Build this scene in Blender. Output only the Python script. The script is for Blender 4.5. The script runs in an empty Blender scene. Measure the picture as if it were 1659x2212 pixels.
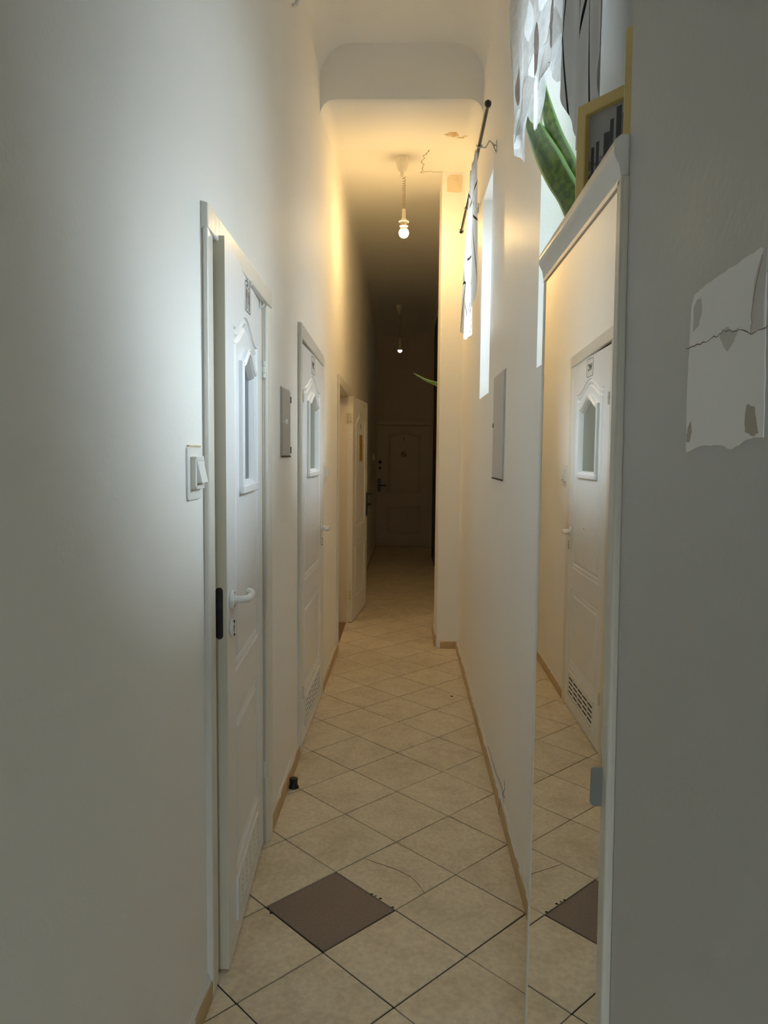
import bpy, bmesh, math, random
from mathutils import Vector, Matrix
from mathutils.geometry import tessellate_polygon
random.seed(4)
PI = math.pi
SC = bpy.context.scene
COL = SC.collection

# ------------------------------------------------------------------ materials
def new_mat(name):
    m = bpy.data.materials.new(name); m.use_nodes = True
    nt = m.node_tree; nt.nodes.clear()
    return m, nt, nt.nodes, nt.links

def pmat(name, col, rough=.5, bump=None, var=None, metal=0., spec=.5, coat=0., scale=(1, 1, 1), emit=None):
    """principled material; bump=(noise scale, strength), var=(noise scale, second colour, contrast)"""
    m, nt, N, L = new_mat(name)
    out = N.new('ShaderNodeOutputMaterial'); b = N.new('ShaderNodeBsdfPrincipled')
    L.new(b.outputs[0], out.inputs[0])
    b.inputs['Base Color'].default_value = (*col, 1)
    b.inputs['Roughness'].default_value = rough
    b.inputs['Metallic'].default_value = metal
    b.inputs['Specular IOR Level'].default_value = spec
    b.inputs['Coat Weight'].default_value = coat
    tc = N.new('ShaderNodeTexCoord'); mp = N.new('ShaderNodeMapping')
    mp.inputs['Scale'].default_value = scale
    L.new(tc.outputs['Object'], mp.inputs[0])
    if var:
        n = N.new('ShaderNodeTexNoise'); n.inputs['Scale'].default_value = var[0]; n.inputs['Detail'].default_value = 6
        L.new(mp.outputs[0], n.inputs[0])
        r = N.new('ShaderNodeValToRGB'); c = var[2] if len(var) > 2 else .25
        r.color_ramp.elements[0].position = .5 - c; r.color_ramp.elements[1].position = .5 + c
        r.color_ramp.elements[0].color = (*col, 1); r.color_ramp.elements[1].color = (*var[1], 1)
        L.new(n.outputs[0], r.inputs[0]); L.new(r.outputs[0], b.inputs['Base Color'])
    if bump:
        prev = None
        for sc_, st in ([bump] if not isinstance(bump, list) else bump):
            n = N.new('ShaderNodeTexNoise'); n.inputs['Scale'].default_value = sc_; n.inputs['Detail'].default_value = 5
            L.new(mp.outputs[0], n.inputs[0])
            bp = N.new('ShaderNodeBump'); bp.inputs['Strength'].default_value = 1.; bp.inputs['Distance'].default_value = st
            L.new(n.outputs[0], bp.inputs['Height'])
            if prev: L.new(prev.outputs[0], bp.inputs['Normal'])
            prev = bp
        L.new(prev.outputs[0], b.inputs['Normal'])
    if emit:
        b.inputs['Emission Color'].default_value = (*emit[0], 1); b.inputs['Emission Strength'].default_value = emit[1]
    return m

M = {}
WALLC = (.91, .895, .855)
M['wall_gloss'] = pmat('right wall paint', WALLC, .44, bump=[(1.6, .010), (90, .0006)], var=(2.2, (.885, .87, .83), .3))
M['wall'] = pmat('wall paint', WALLC, .62, spec=.3, bump=[(1.6, .010), (90, .0006)], var=(2.2, (.885, .87, .83), .3))
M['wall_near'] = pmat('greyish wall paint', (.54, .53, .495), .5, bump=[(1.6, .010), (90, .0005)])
M['ceiling'] = pmat('ceiling paint', (.90, .885, .84), .6, bump=[(2.0, .008), (110, .0006)])
M['beam'] = pmat('ceiling beam paint', (.90, .885, .84), .6, bump=[(2.0, .006)])
M['door'] = pmat('white embossed door', (.83, .84, .85), .32, bump=[(9, .0013)], scale=(14, 14, .7))
M['door_edge'] = pmat('cream door edge', (.74, .69, .56), .55, bump=[(40, .0004)])
M['casing'] = pmat('cream white casing', (.76, .74, .68), .3, bump=[(14, .0012)], scale=(3, 3, .6))
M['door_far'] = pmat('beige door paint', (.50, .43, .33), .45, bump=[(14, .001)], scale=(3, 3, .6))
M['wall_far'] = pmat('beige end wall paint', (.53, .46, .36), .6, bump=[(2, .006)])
M['jamb'] = pmat('cream jamb', (.70, .62, .48), .4, bump=[(14, .001)], scale=(3, 3, .6))
M['glass_dark'] = pmat('dark frosted pane', (.10, .12, .14), .32, bump=[(160, .0006)])
M['glass_green'] = pmat('green frosted pane', (.20, .23, .19), .35, bump=[(160, .0006)])
M['plastic'] = pmat('white plastic', (.82, .82, .79), .35)
M['plastic_side'] = pmat('ivory plastic', (.78, .76, .68), .4)
M['handle'] = pmat('white lacquer handle', (.86, .86, .84), .22)
M['black'] = pmat('black', (.012, .012, .012), .45)
M['blackmetal'] = pmat('black metal', (.010, .010, .011), .3, metal=.0, spec=.6)
M['gunmetal'] = pmat('dark bronze faceplate', (.035, .030, .028), .4, metal=.6)
M['brass'] = pmat('painted brass hinge', (.72, .64, .44), .35, metal=.0)
M['hinge'] = pmat('ivory hinge', (.74, .73, .64), .35)
M['skirting'] = pmat('oak laminate skirting', (.46, .32, .15), .45, var=(5, (.57, .42, .22), .3), bump=[(20, .0004)], scale=(6, 1, 6))
M['skirtcap'] = pmat('paint run on skirting top', (.74, .72, .68), .6, bump=[(60, .002)])
M['threshold'] = pmat('brown wood floor', (.20, .10, .045), .5, var=(6, (.28, .15, .07), .3), scale=(1, 6, 1))
M['panel'] = pmat('grey painted panel', (.47, .465, .45), .45, bump=[(4, .003)])
M['panel_r'] = pmat('dull grey painted panel', (.60, .59, .57), .45, bump=[(4, .003)])
M['dark_gap'] = pmat('dark gap', (.03, .028, .026), .8)  # near-black: shade painted behind vents and in unlit rooms, also print and gaps
M['bare'] = pmat('bare plaster', (.97, .95, .92), .75, bump=[(30, .0015)], var=(7, (.90, .88, .84), .25))
M['bare_b'] = pmat('scraped plaster', (.66, .63, .59), .8, bump=[(40, .001)])
M['stain'] = pmat('brown stain', (.42, .35, .27), .8, var=(30, (.55, .49, .41), .3))
M['stain_wall'] = pmat('ochre water stain', (.55, .36, .16), .85, var=(25, (.74, .62, .42), .2))
M['crack'] = pmat('crack', (.22, .15, .09), .9)
M['crack_thin'] = pmat('thin plaster crack', (.26, .20, .15), .9)
M['crack_dark'] = pmat('dark crack', (.05, .04, .035), .9)
M['rod'] = pmat('black curtain rod', (.012, .011, .011), .25, spec=.6)
M['steel'] = pmat('zinc bracket', (.55, .54, .50), .3, metal=.9)
M['finial'] = pmat('brown wooden finial', (.22, .15, .10), .4)
M['frame_y'] = pmat('yellow pine picture frame', (.74, .55, .20), .35, bump=[(10, .0006)], scale=(3, 3, .6))
M['rail'] = pmat('white lacquered rail', (.80, .765, .70), .3, bump=[(50, .0004)])
M['alu'] = pmat('silver strip', (.75, .75, .74), .2, metal=1.)
M['stile'] = pmat('cream stile', (.70, .65, .55), .35)
M['cabinet'] = pmat('white cabinet board', (.78, .77, .75), .4)
M['pull'] = pmat('grey plastic pull', (.24, .24, .22), .4)
M['lampcup'] = pmat('yellowed white lamp plastic', (.80, .74, .60), .45)
M['cord'] = pmat('coiled cord', (.42, .32, .20), .5)
M['rubber'] = pmat('black rubber', (.010, .010, .010), .5)
M['pot'] = pmat('terracotta pot', (.45, .20, .11), .7)
M['soil'] = pmat('soil', (.04, .025, .015), .95)
M['window_frame'] = pmat('white window frame', (.80, .80, .78), .4)
M['blind'] = pmat('grey roller blind', (.33, .33, .32), .8)
M['dark_trim'] = pmat('dark brown trim', (.06, .035, .02), .5)
M['sign'] = pmat('white sign film', (.80, .82, .83), .25)
M['chip'] = pmat('black chip', (.015, .013, .012), .9)
M['red'] = pmat('red print', (.55, .05, .03), .5)

def mat_mirror():
    m, nt, N, L = new_mat('mirror silver'); out = N.new('ShaderNodeOutputMaterial')
    g = N.new('ShaderNodeBsdfGlossy'); g.inputs['Roughness'].default_value = 0.; g.inputs['Color'].default_value = (.93, .93, .91, 1)
    L.new(g.outputs[0], out.inputs[0]); return m
M['mirror'] = mat_mirror()

def mat_pane():
    m, nt, N, L = new_mat('clear window pane'); out = N.new('ShaderNodeOutputMaterial')
    t = N.new('ShaderNodeBsdfTransparent'); t.inputs[0].default_value = (.93, .96, .97, 1)
    g = N.new('ShaderNodeBsdfGlossy'); g.inputs['Roughness'].default_value = .02
    f = N.new('ShaderNodeFresnel'); mx = N.new('ShaderNodeMixShader')
    L.new(f.outputs[0], mx.inputs[0]); L.new(t.outputs[0], mx.inputs[1]); L.new(g.outputs[0], mx.inputs[2]); L.new(mx.outputs[0], out.inputs[0])
    return m
M['pane'] = mat_pane()

def mat_emit(name, col, st):
    m, nt, N, L = new_mat(name); out = N.new('ShaderNodeOutputMaterial')
    e = N.new('ShaderNodeEmission'); e.inputs[0].default_value = (*col, 1); e.inputs[1].default_value = st
    L.new(e.outputs[0], out.inputs[0]); return m
BULB = 225.
M['bulb'] = mat_emit('glowing warm bulb', (1., .66, .27), BULB)
M['bulb_far'] = mat_emit('faint cool bulb', (1., .93, .80), 2.2)

def mat_tile():
    m, nt, N, L = new_mat('beige stone tile'); out = N.new('ShaderNodeOutputMaterial'); b = N.new('ShaderNodeBsdfPrincipled')
    L.new(b.outputs[0], out.inputs[0])
    tc = N.new('ShaderNodeTexCoord'); geo = N.new('ShaderNodeNewGeometry')
    add = N.new('ShaderNodeVectorMath'); add.operation = 'ADD'
    sc = N.new('ShaderNodeVectorMath'); sc.operation = 'SCALE'; sc.inputs['Scale'].default_value = 13.
    cmb = N.new('ShaderNodeCombineXYZ')
    L.new(geo.outputs['Random Per Island'], cmb.inputs[0]); L.new(geo.outputs['Random Per Island'], cmb.inputs[2])
    L.new(cmb.outputs[0], sc.inputs[0]); L.new(tc.outputs['Object'], add.inputs[0]); L.new(sc.outputs[0], add.inputs[1])
    n1 = N.new('ShaderNodeTexNoise'); n1.inputs['Scale'].default_value = 7; n1.inputs['Detail'].default_value = 8; n1.inputs['Roughness'].default_value = .65
    n2 = N.new('ShaderNodeTexNoise'); n2.inputs['Scale'].default_value = 60; n2.inputs['Detail'].default_value = 6
    L.new(add.outputs[0], n1.inputs[0]); L.new(add.outputs[0], n2.inputs[0])
    r1 = N.new('ShaderNodeValToRGB')
    r1.color_ramp.elements[0].position = .3; r1.color_ramp.elements[0].color = (.63, .53, .385, 1)
    r1.color_ramp.elements[1].position = .72; r1.color_ramp.elements[1].color = (.80, .705, .54, 1)
    e = r1.color_ramp.elements.new(.52); e.color = (.745, .645, .48, 1)
    L.new(n1.outputs[0], r1.inputs[0])
    r2 = N.new('ShaderNodeValToRGB'); r2.color_ramp.elements[0].color = (.80, .78, .75, 1); r2.color_ramp.elements[1].color = (1.1, 1.1, 1.1, 1)
    r2.color_ramp.elements[0].position = .3; r2.color_ramp.elements[1].position = .65
    L.new(n2.outputs[0], r2.inputs[0])
    mu = N.new('ShaderNodeMix'); mu.data_type = 'RGBA'; mu.blend_type = 'MULTIPLY'; mu.inputs[0].default_value = .6
    L.new(r1.outputs[0], mu.inputs[6]); L.new(r2.outputs[0], mu.inputs[7])
    hs = N.new('ShaderNodeHueSaturation'); mr = N.new('ShaderNodeMapRange')
    mr.inputs[3].default_value = .965; mr.inputs[4].default_value = 1.03
    L.new(geo.outputs['Random Per Island'], mr.inputs[0]); L.new(mr.outputs[0], hs.inputs['Value']); L.new(mu.outputs[2], hs.inputs['Color'])
    L.new(hs.outputs[0], b.inputs['Base Color'])
    b.inputs['Roughness'].default_value = .42; b.inputs['Specular IOR Level'].default_value = .4
    bp = N.new('ShaderNodeBump'); bp.inputs['Distance'].default_value = .0006; L.new(n2.outputs[0], bp.inputs['Height']); L.new(bp.outputs[0], b.inputs['Normal'])
    return m
M['tile'] = mat_tile()
M['tile_dark'] = pmat('brown replacement tile', (.195, .145, .115), .5, var=(160, (.25, .19, .155), .15), bump=[(200, .0004)])
M['grout'] = pmat('dark grout', (.012, .009, .007), .9)

def mat_cloth(name, col, transp, transl=.5, lines=None):
    m, nt, N, L = new_mat(name); out = N.new('ShaderNodeOutputMaterial')
    d = N.new('ShaderNodeBsdfDiffuse'); t = N.new('ShaderNodeBsdfTranslucent'); mx = N.new('ShaderNodeMixShader'); mx.inputs[0].default_value = transl
    for s in (d, t): s.inputs[0].default_value = (*col, 1)
    L.new(d.outputs[0], mx.inputs[1]); L.new(t.outputs[0], mx.inputs[2])
    tr = N.new('ShaderNodeBsdfTransparent'); m2 = N.new('ShaderNodeMixShader'); m2.inputs[0].default_value = transp
    L.new(mx.outputs[0], m2.inputs[1]); L.new(tr.outputs[0], m2.inputs[2]); L.new(m2.outputs[0], out.inputs[0])
    uv = N.new('ShaderNodeTexCoord')
    if lines:
        mp = N.new('ShaderNodeMapping'); mp.inputs['Scale'].default_value = lines[0]; mp.inputs['Location'].default_value = lines[2]
        mp.inputs['Rotation'].default_value = (0, 0, lines[3])
        L.new(uv.outputs['UV'], mp.inputs[0])
        v = N.new('ShaderNodeTexVoronoi'); v.feature = 'DISTANCE_TO_EDGE'; v.voronoi_dimensions = '2D'; v.inputs['Scale'].default_value = 1.
        L.new(mp.outputs[0], v.inputs[0])
        lt = N.new('ShaderNodeMath'); lt.operation = 'LESS_THAN'; lt.inputs[1].default_value = lines[1]
        L.new(v.outputs['Distance'], lt.inputs[0])
        c = N.new('ShaderNodeMix'); c.data_type = 'RGBA'; c.inputs[6].default_value = (*col, 1); c.inputs[7].default_value = (.01, .01, .011, 1)
        L.new(lt.outputs[0], c.inputs[0])
        L.new(c.outputs[2], d.inputs[0]); L.new(c.outputs[2], t.inputs[0])
    else:
        # fine woven mesh: slight variation of how sheer it is
        n = N.new('ShaderNodeTexNoise'); n.inputs['Scale'].default_value = 45; n.inputs['Detail'].default_value = 4
        L.new(uv.outputs['Object'], n.inputs[0])
        mr = N.new('ShaderNodeMapRange'); mr.inputs[1].default_value = .35; mr.inputs[2].default_value = .65
        mr.inputs[3].default_value = max(0, transp - .08); mr.inputs[4].default_value = min(1, transp + .08)
        L.new(n.outputs[0], mr.inputs[0]); L.new(mr.outputs[0], m2.inputs[0])
    return m
M['lace'] = mat_cloth('sheer white lace', (.70, .71, .72), .28, .32)
M['lace_dense'] = mat_cloth('dense white embroidery', (.95, .96, .97), .02, .60)
M['lace_tan'] = mat_cloth('fawn satin leaf', (.40, .32, .28), .05, .12)
M['lace_glit'] = mat_cloth('glitter net band', (.72, .70, .67), .22, .35)
M['cloth_lines'] = mat_cloth('white cloth with black line print', (.62, .60, .59), .02, .06, lines=((5.5, 2.3, 1), .024, (.35, .2, 0), .5))
M['cloth_lines_b'] = mat_cloth('white voile with black line print', (.84, .84, .84), .05, .5, lines=((3.6, 3.8, 1), .024, (.1, .7, 0), .45))

def mat_snake(name, dark, light, edge):
    m, nt, N, L = new_mat(name); out = N.new('ShaderNodeOutputMaterial'); b = N.new('ShaderNodeBsdfPrincipled'); L.new(b.outputs[0], out.inputs[0])
    uv = N.new('ShaderNodeTexCoord'); mp = N.new('ShaderNodeMapping'); mp.inputs['Scale'].default_value = (2.2, 16, 1); L.new(uv.outputs['UV'], mp.inputs[0])
    n = N.new('ShaderNodeTexNoise'); n.inputs['Scale'].default_value = 1.6; n.inputs['Detail'].default_value = 5; L.new(mp.outputs[0], n.inputs[0])
    r = N.new('ShaderNodeValToRGB'); r.color_ramp.elements[0].position = .42; r.color_ramp.elements[1].position = .62
    r.color_ramp.elements[0].color = (*dark, 1); r.color_ramp.elements[1].color = (*light, 1); L.new(n.outputs[0], r.inputs[0])
    sp = N.new('ShaderNodeSeparateXYZ'); L.new(uv.outputs['UV'], sp.inputs[0])
    a = N.new('ShaderNodeMath'); a.operation = 'SUBTRACT'; a.inputs[1].default_value = .5; L.new(sp.outputs[0], a.inputs[0])
    c = N.new('ShaderNodeMath'); c.operation = 'ABSOLUTE'; L.new(a.outputs[0], c.inputs[0])
    g = N.new('ShaderNodeMapRange'); g.inputs[1].default_value = .36; g.inputs[2].default_value = .44; L.new(c.outputs[0], g.inputs[0])
    mx = N.new('ShaderNodeMix'); mx.data_type = 'RGBA'; L.new(g.outputs[0], mx.inputs[0]); L.new(r.outputs[0], mx.inputs[6]); mx.inputs[7].default_value = (*edge, 1)
    L.new(mx.outputs[2], b.inputs['Base Color']); b.inputs['Roughness'].default_value = .35
    return m
M['leaf'] = mat_snake('banded snake plant leaf', (.040, .080, .006), (.115, .165, .012), (.22, .38, .13))
M['leaf_pale'] = mat_snake('white striped leaf', (.10, .26, .08), (.35, .55, .28), (.65, .80, .60))

def mat_stripes():
    m, nt, N, L = new_mat('yellow black hazard print'); out = N.new('ShaderNodeOutputMaterial'); b = N.new('ShaderNodeBsdfPrincipled'); L.new(b.outputs[0], out.inputs[0])
    tc = N.new('ShaderNodeTexCoord'); mp = N.new('ShaderNodeMapping'); mp.inputs['Rotation'].default_value = (0, math.radians(58), 0); L.new(tc.outputs['Object'], mp.inputs[0])
    w = N.new('ShaderNodeTexWave'); w.wave_type = 'BANDS'; w.bands_direction = 'X'; w.inputs['Scale'].default_value = 8.5; w.inputs['Distortion'].default_value = .0
    L.new(mp.outputs[0], w.inputs[0])
    r = N.new('ShaderNodeValToRGB'); r.color_ramp.interpolation = 'CONSTANT'
    r.color_ramp.elements[0].color = (.04, .025, .01, 1); r.color_ramp.elements[1].position = .42; r.color_ramp.elements[1].color = (.72, .40, .07, 1)
    L.new(w.outputs[0], r.inputs[0]); L.new(r.outputs[0], b.inputs['Base Color']); b.inputs['Roughness'].default_value = .5
    return m
M['stripes'] = mat_stripes()

def mat_photo():
    m, nt, N, L = new_mat('black and white photo print'); out = N.new('ShaderNodeOutputMaterial'); b = N.new('ShaderNodeBsdfPrincipled'); L.new(b.outputs[0], out.inputs[0])
    tc = N.new('ShaderNodeTexCoord'); mp = N.new('ShaderNodeMapping'); mp.inputs['Scale'].default_value = (70, 70, 150); L.new(tc.outputs['Object'], mp.inputs[0])
    n = N.new('ShaderNodeTexNoise'); n.inputs['Scale'].default_value = 1.; n.inputs['Detail'].default_value = 8; L.new(mp.outputs[0], n.inputs[0])
    sp = N.new('ShaderNodeSeparateXYZ'); L.new(tc.outputs['Object'], sp.inputs[0])
    mr = N.new('ShaderNodeMapRange'); mr.inputs[1].default_value = .122; mr.inputs[2].default_value = .130; L.new(sp.outputs[2], mr.inputs[0])
    r = N.new('ShaderNodeValToRGB'); r.color_ramp.elements[0].position = .36; r.color_ramp.elements[1].position = .66
    r.color_ramp.elements[0].color = (.012, .012, .012, 1); r.color_ramp.elements[1].color = (.42, .42, .42, 1); L.new(n.outputs[0], r.inputs[0])
    mx = N.new('ShaderNodeMix'); mx.data_type = 'RGBA'; L.new(mr.outputs[0], mx.inputs[0]); L.new(r.outputs[0], mx.inputs[6]); mx.inputs[7].default_value = (.40, .40, .40, 1)
    L.new(mx.outputs[2], b.inputs['Base Color']); b.inputs['Roughness'].default_value = .18
    return m
M['photo'] = mat_photo()
M['photo_tower'] = pmat('photo dark towers', (.06, .06, .06), .2)

# ------------------------------------------------------------------ mesh helpers
class MB:
    def __init__(s): s.v = []; s.f = []; s.m = []; s.uv = None
    def add(s, vs, fs, mi=0):
        o = len(s.v); s.v += [tuple(p) for p in vs]; s.f += [tuple(i + o for i in f) for f in fs]; s.m += [mi] * len(fs); return s
    def box(s, x0, x1, y0, y1, z0, z1, mi=0):
        v = [(x, y, z) for x in (x0, x1) for y in (y0, y1) for z in (z0, z1)]
        return s.add(v, [(0, 1, 3, 2), (4, 6, 7, 5), (0, 4, 5, 1), (2, 3, 7, 6), (0, 2, 6, 4), (1, 5, 7, 3)], mi)
    def hexa(s, p, mi=0):
        """8 corners: bottom 4 ccw, top 4 ccw"""
        return s.add(p, [(3, 2, 1, 0), (4, 5, 6, 7), (0, 1, 5, 4), (1, 2, 6, 5), (2, 3, 7, 6), (3, 0, 4, 7)], mi)
    def prism(s, pts, a, b, fn, mi=0):
        """polygon pts (2-D) extruded from a to b; fn(p, t) -> 3-D"""
        n = len(pts); v = [fn(p, a) for p in pts] + [fn(p, b) for p in pts]
        tri = tessellate_polygon([[Vector((p[0], p[1], 0)) for p in pts]])
        f = [(i, (i + 1) % n, n + (i + 1) % n, n + i) for i in range(n)]
        f += [tuple(t) for t in tri] + [tuple(n + i for i in reversed(t)) for t in tri]
        return s.add(v, f, mi)
    def tube(s, path, r, n=10, cap=True, mi=0):
        path = [Vector(p) for p in path]; rr = r if isinstance(r, (list, tuple)) else [r] * len(path)
        v = []; f = []; up = None
        for i, p in enumerate(path):
            t = (path[min(i + 1, len(path) - 1)] - path[max(i - 1, 0)]).normalized()
            if up is None: up = t.orthogonal().normalized()
            up = (up - t * up.dot(t)).normalized(); w = t.cross(up)
            v += [p + (up * math.cos(2 * PI * k / n) + w * math.sin(2 * PI * k / n)) * rr[i] for k in range(n)]
        for i in range(len(path) - 1):
            for k in range(n):
                a = i * n + k; b = i * n + (k + 1) % n; f.append((a, b, b + n, a + n))
        if cap: f += [tuple(reversed(range(n))), tuple(range(len(v) - n, len(v)))]
        return s.add(v, f, mi)
    def lathe(s, prof, c=(0, 0, 0), n=24, axis='z', mi=0):
        v = []; f = []
        for r, h in prof:
            for k in range(n):
                a = 2 * PI * k / n; x, y = r * math.cos(a), r * math.sin(a)
                p = (x, y, h) if axis == 'z' else ((x, h, y) if axis == 'y' else (h, x, y))
                v.append((p[0] + c[0], p[1] + c[1], p[2] + c[2]))
        for i in range(len(prof) - 1):
            for k in range(n): f.append((i * n + k, i * n + (k + 1) % n, (i + 1) * n + (k + 1) % n, (i + 1) * n + k))
        f += [tuple(range(n)), tuple(range(len(v) - n, len(v)))]
        return s.add(v, f, mi)
    def build(s, name, mats, parent=None, bevel=0, smooth=True, seg=2, fix=True, angle=38):
        me = bpy.data.meshes.new(name); me.from_pydata(s.v, [], s.f)
        for m in (mats if isinstance(mats, (list, tuple)) else [mats]): me.materials.append(m)
        me.polygons.foreach_set('material_index', s.m)
        if s.uv is not None:
            ul = me.uv_layers.new(name='UVMap')
            for l in me.loops: ul.data[l.index].uv = s.uv[l.vertex_index]
        bm = bmesh.new(); bm.from_mesh(me)
        bmesh.ops.remove_doubles(bm, verts=bm.verts, dist=1e-6)
        if fix: bmesh.ops.recalc_face_normals(bm, faces=bm.faces)
        bm.to_mesh(me); bm.free()
        if smooth:
            me.polygons.foreach_set('use_smooth', [True] * len(me.polygons)); me.set_sharp_from_angle(angle=math.radians(angle))
        o = bpy.data.objects.new(name, me); COL.objects.link(o)
        if parent: o.parent = parent
        if bevel:
            b = o.modifiers.new('bevel', 'BEVEL'); b.width = bevel; b.segments = seg; b.limit_method = 'ANGLE'; b.angle_limit = math.radians(40)
        return o

def tag(o, label=None, cat=None, group=None, kind=None):
    if label: o['label'] = label
    if cat: o['category'] = cat
    if group: o['group'] = group
    if kind: o['kind'] = kind
    return o
def empty(name, loc, rz, label, cat, group=None, kind=None):
    o = bpy.data.objects.new(name, None); COL.objects.link(o); o.empty_display_size = .1
    o.location = loc; o.rotation_euler = (0, 0, rz)
    return tag(o, label, cat, group, kind)
def text(name, body, size, mat, parent, loc, rot=(PI / 2, 0, 0), bold=0., sx=1.):
    c = bpy.data.curves.new(name, 'FONT'); c.body = body; c.size = size; c.align_x = 'CENTER'; c.align_y = 'CENTER'; c.extrude = .0004; c.offset = bold
    t = bpy.data.objects.new(name + '_curve', c); COL.objects.link(t)
    dg = bpy.context.evaluated_depsgraph_get(); me = bpy.data.meshes.new_from_object(t.evaluated_get(dg))
    bpy.data.objects.remove(t)
    me.materials.clear(); me.materials.append(mat)
    o = bpy.data.objects.new(name, me); COL.objects.link(o); o.parent = parent; o.location = loc; o.rotation_euler = rot; o.scale = (sx, 1, 1)
    return o

def rrect(x0, x1, z0, z1, r, n=4):
    p = []
    for cx, cz, a0 in ((x1 - r, z1 - r, 0), (x0 + r, z1 - r, PI / 2), (x0 + r, z0 + r, PI), (x1 - r, z0 + r, 1.5 * PI)):
        p += [(cx + r * math.cos(a0 + PI / 2 * k / n), cz + r * math.sin(a0 + PI / 2 * k / n)) for k in range(n + 1)]
    return p
def inset(p, d):
    n = len(p); q = []
    ar = sum(p[i][0] * p[(i + 1) % n][1] - p[(i + 1) % n][0] * p[i][1] for i in range(n)); sg = 1 if ar > 0 else -1
    for i in range(n):
        a, b, c = Vector(p[i - 1]), Vector(p[i]), Vector(p[(i + 1) % n])
        e1, e2 = (b - a).normalized(), (c - b).normalized()
        n1, n2 = Vector((-e1.y, e1.x)) * sg, Vector((-e2.y, e2.x)) * sg
        k = n1 + n2; l = k.length
        k = k / l if l > 1e-6 else n1
        q.append(tuple(b + k * (d / max(.35, k.dot(n1)))))
    return q
def ring_border(mb, outer, w, y0, y1, mi=0):
    """flat frame between an outline and its inset, from depth y0 to y1 (u,z plane)"""
    inn = inset(outer, w); n = len(outer)
    v = [(p[0], y, p[1]) for p, y in [(p, y0) for p in outer] + [(p, y0) for p in inn] + [(p, y1) for p in outer] + [(p, y1) for p in inn]]
    f = []
    for i in range(n):
        j = (i + 1) % n
        f += [(i, j, n + j, n + i), (2 * n + i, 3 * n + i, 3 * n + j, 2 * n + j), (i, 2 * n + i, 2 * n + j, j), (n + i, n + j, 3 * n + j, 3 * n + i)]
    mb.add(v, f, mi)
def arch(x0, x1, z0, zs, zc, n=28, pw=1., flat=.06):
    """panel outline: straight bottom and sides, ogee top rising from zs at the sides to zc in the middle (ccw in u,z)"""
    p = [(x0, z0), (x1, z0), (x1, zs)]
    for k in range(1, n):
        t = 1 - k / n
        tt = min(1, max(0, (t - flat) / (1 - 2 * flat)))
        h = (.5 - .5 * math.cos(2 * PI * tt)) ** pw
        p.append((x0 + (x1 - x0) * t, zs + (zc - zs) * h))
    p.append((x0, zs)); return p

# ------------------------------------------------------------------ the place
XL = lambda y: -.518 + .0065 * (y - 1.8)      # face of the left wall
XR, XN, XP = .425, .223, .262                  # right wall, thicker wall by the camera, pillar face
YN, YP, YB = .765, 5.59, 11.92                 # end of the thick wall, pillar front, end wall
ZT = 4.05
Y0 = -1.6

def left_seg(mb, a, b, z0, z1, t=.21):
    mb.hexa([(XL(a) - t, a, z0), (XL(a), a, z0), (XL(b), b, z0), (XL(b) - t, b, z0), (XL(a) - t, a, z1), (XL(a), a, z1), (XL(b), b, z1), (XL(b) - t, b, z1)])
D1 = (1.955, 2.70, 2.045); D2 = (3.575, 4.405, 2.035); D3 = (5.50, 6.395, 1.99)   # door openings
wl = MB(); y = Y0
for a, b, h in (D1, D2, D3):
    left_seg(wl, y, a, 0, ZT); left_seg(wl, a, b, h, ZT); y = b
left_seg(wl, y, 12.1, 0, ZT)
WL = tag(wl.build('wall_left', M['wall'], smooth=False), 'long uneven white painted wall with three doors', 'wall', kind='structure')

wr = MB(); XO = .83
W1 = (1.76, 2.43, 1.765, 2.90); W2 = (3.79, 4.25, 1.80, 2.90)
def rseg(a, b, z0, z1, x0=XR, mi=0): wr.box(x0, XO, a, b, z0, z1, mi)
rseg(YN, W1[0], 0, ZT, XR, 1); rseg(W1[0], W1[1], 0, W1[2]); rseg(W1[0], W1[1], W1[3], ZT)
rseg(W1[1], W2[0], 0, ZT); rseg(W2[0], W2[1], 0, W2[2]); rseg(W2[0], W2[1], W2[3], ZT); rseg(W2[1], YP + .05, 0, ZT)
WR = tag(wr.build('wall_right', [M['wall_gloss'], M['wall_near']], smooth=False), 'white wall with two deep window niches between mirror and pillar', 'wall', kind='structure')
wn = MB()
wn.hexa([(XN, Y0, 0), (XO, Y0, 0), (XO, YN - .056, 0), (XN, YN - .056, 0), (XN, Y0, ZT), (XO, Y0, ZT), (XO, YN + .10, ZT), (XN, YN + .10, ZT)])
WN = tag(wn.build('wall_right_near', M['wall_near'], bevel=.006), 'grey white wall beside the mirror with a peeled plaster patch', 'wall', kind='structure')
wp = MB(); wp.hexa([(XP, YP, 0), (XO, YP, 0), (XO, YP + .45, 0), (XP, YP + .45, 0), (XP - .004, YP, ZT), (XO, YP, ZT), (XO, YP + .45, ZT), (XP - .004, YP + .45, ZT)])
WP = tag(wp.build('wall_pillar', M['wall'], bevel=.008), 'white pillar standing out from the right wall past the windows', 'pillar', kind='structure')
wf = MB(); wf.box(.455, XO, YP + .4, 12.1, 0, ZT)
tag(wf.build('wall_right_far', M['wall'], smooth=False), 'dark wall behind the pillar leading to the end door', 'wall', kind='structure')
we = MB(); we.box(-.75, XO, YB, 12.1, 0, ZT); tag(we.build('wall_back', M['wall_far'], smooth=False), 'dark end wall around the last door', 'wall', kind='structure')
WF = (-.36, .08, 1.02, 1.98)
wb = MB()
for a_, b_, c_, d_ in ((-.75, WF[0], 0, ZT), (WF[1], XO, 0, ZT), (WF[0], WF[1], 0, WF[2]), (WF[0], WF[1], WF[3], ZT)): wb.box(a_, b_, Y0 - .1, Y0, c_, d_)
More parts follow.
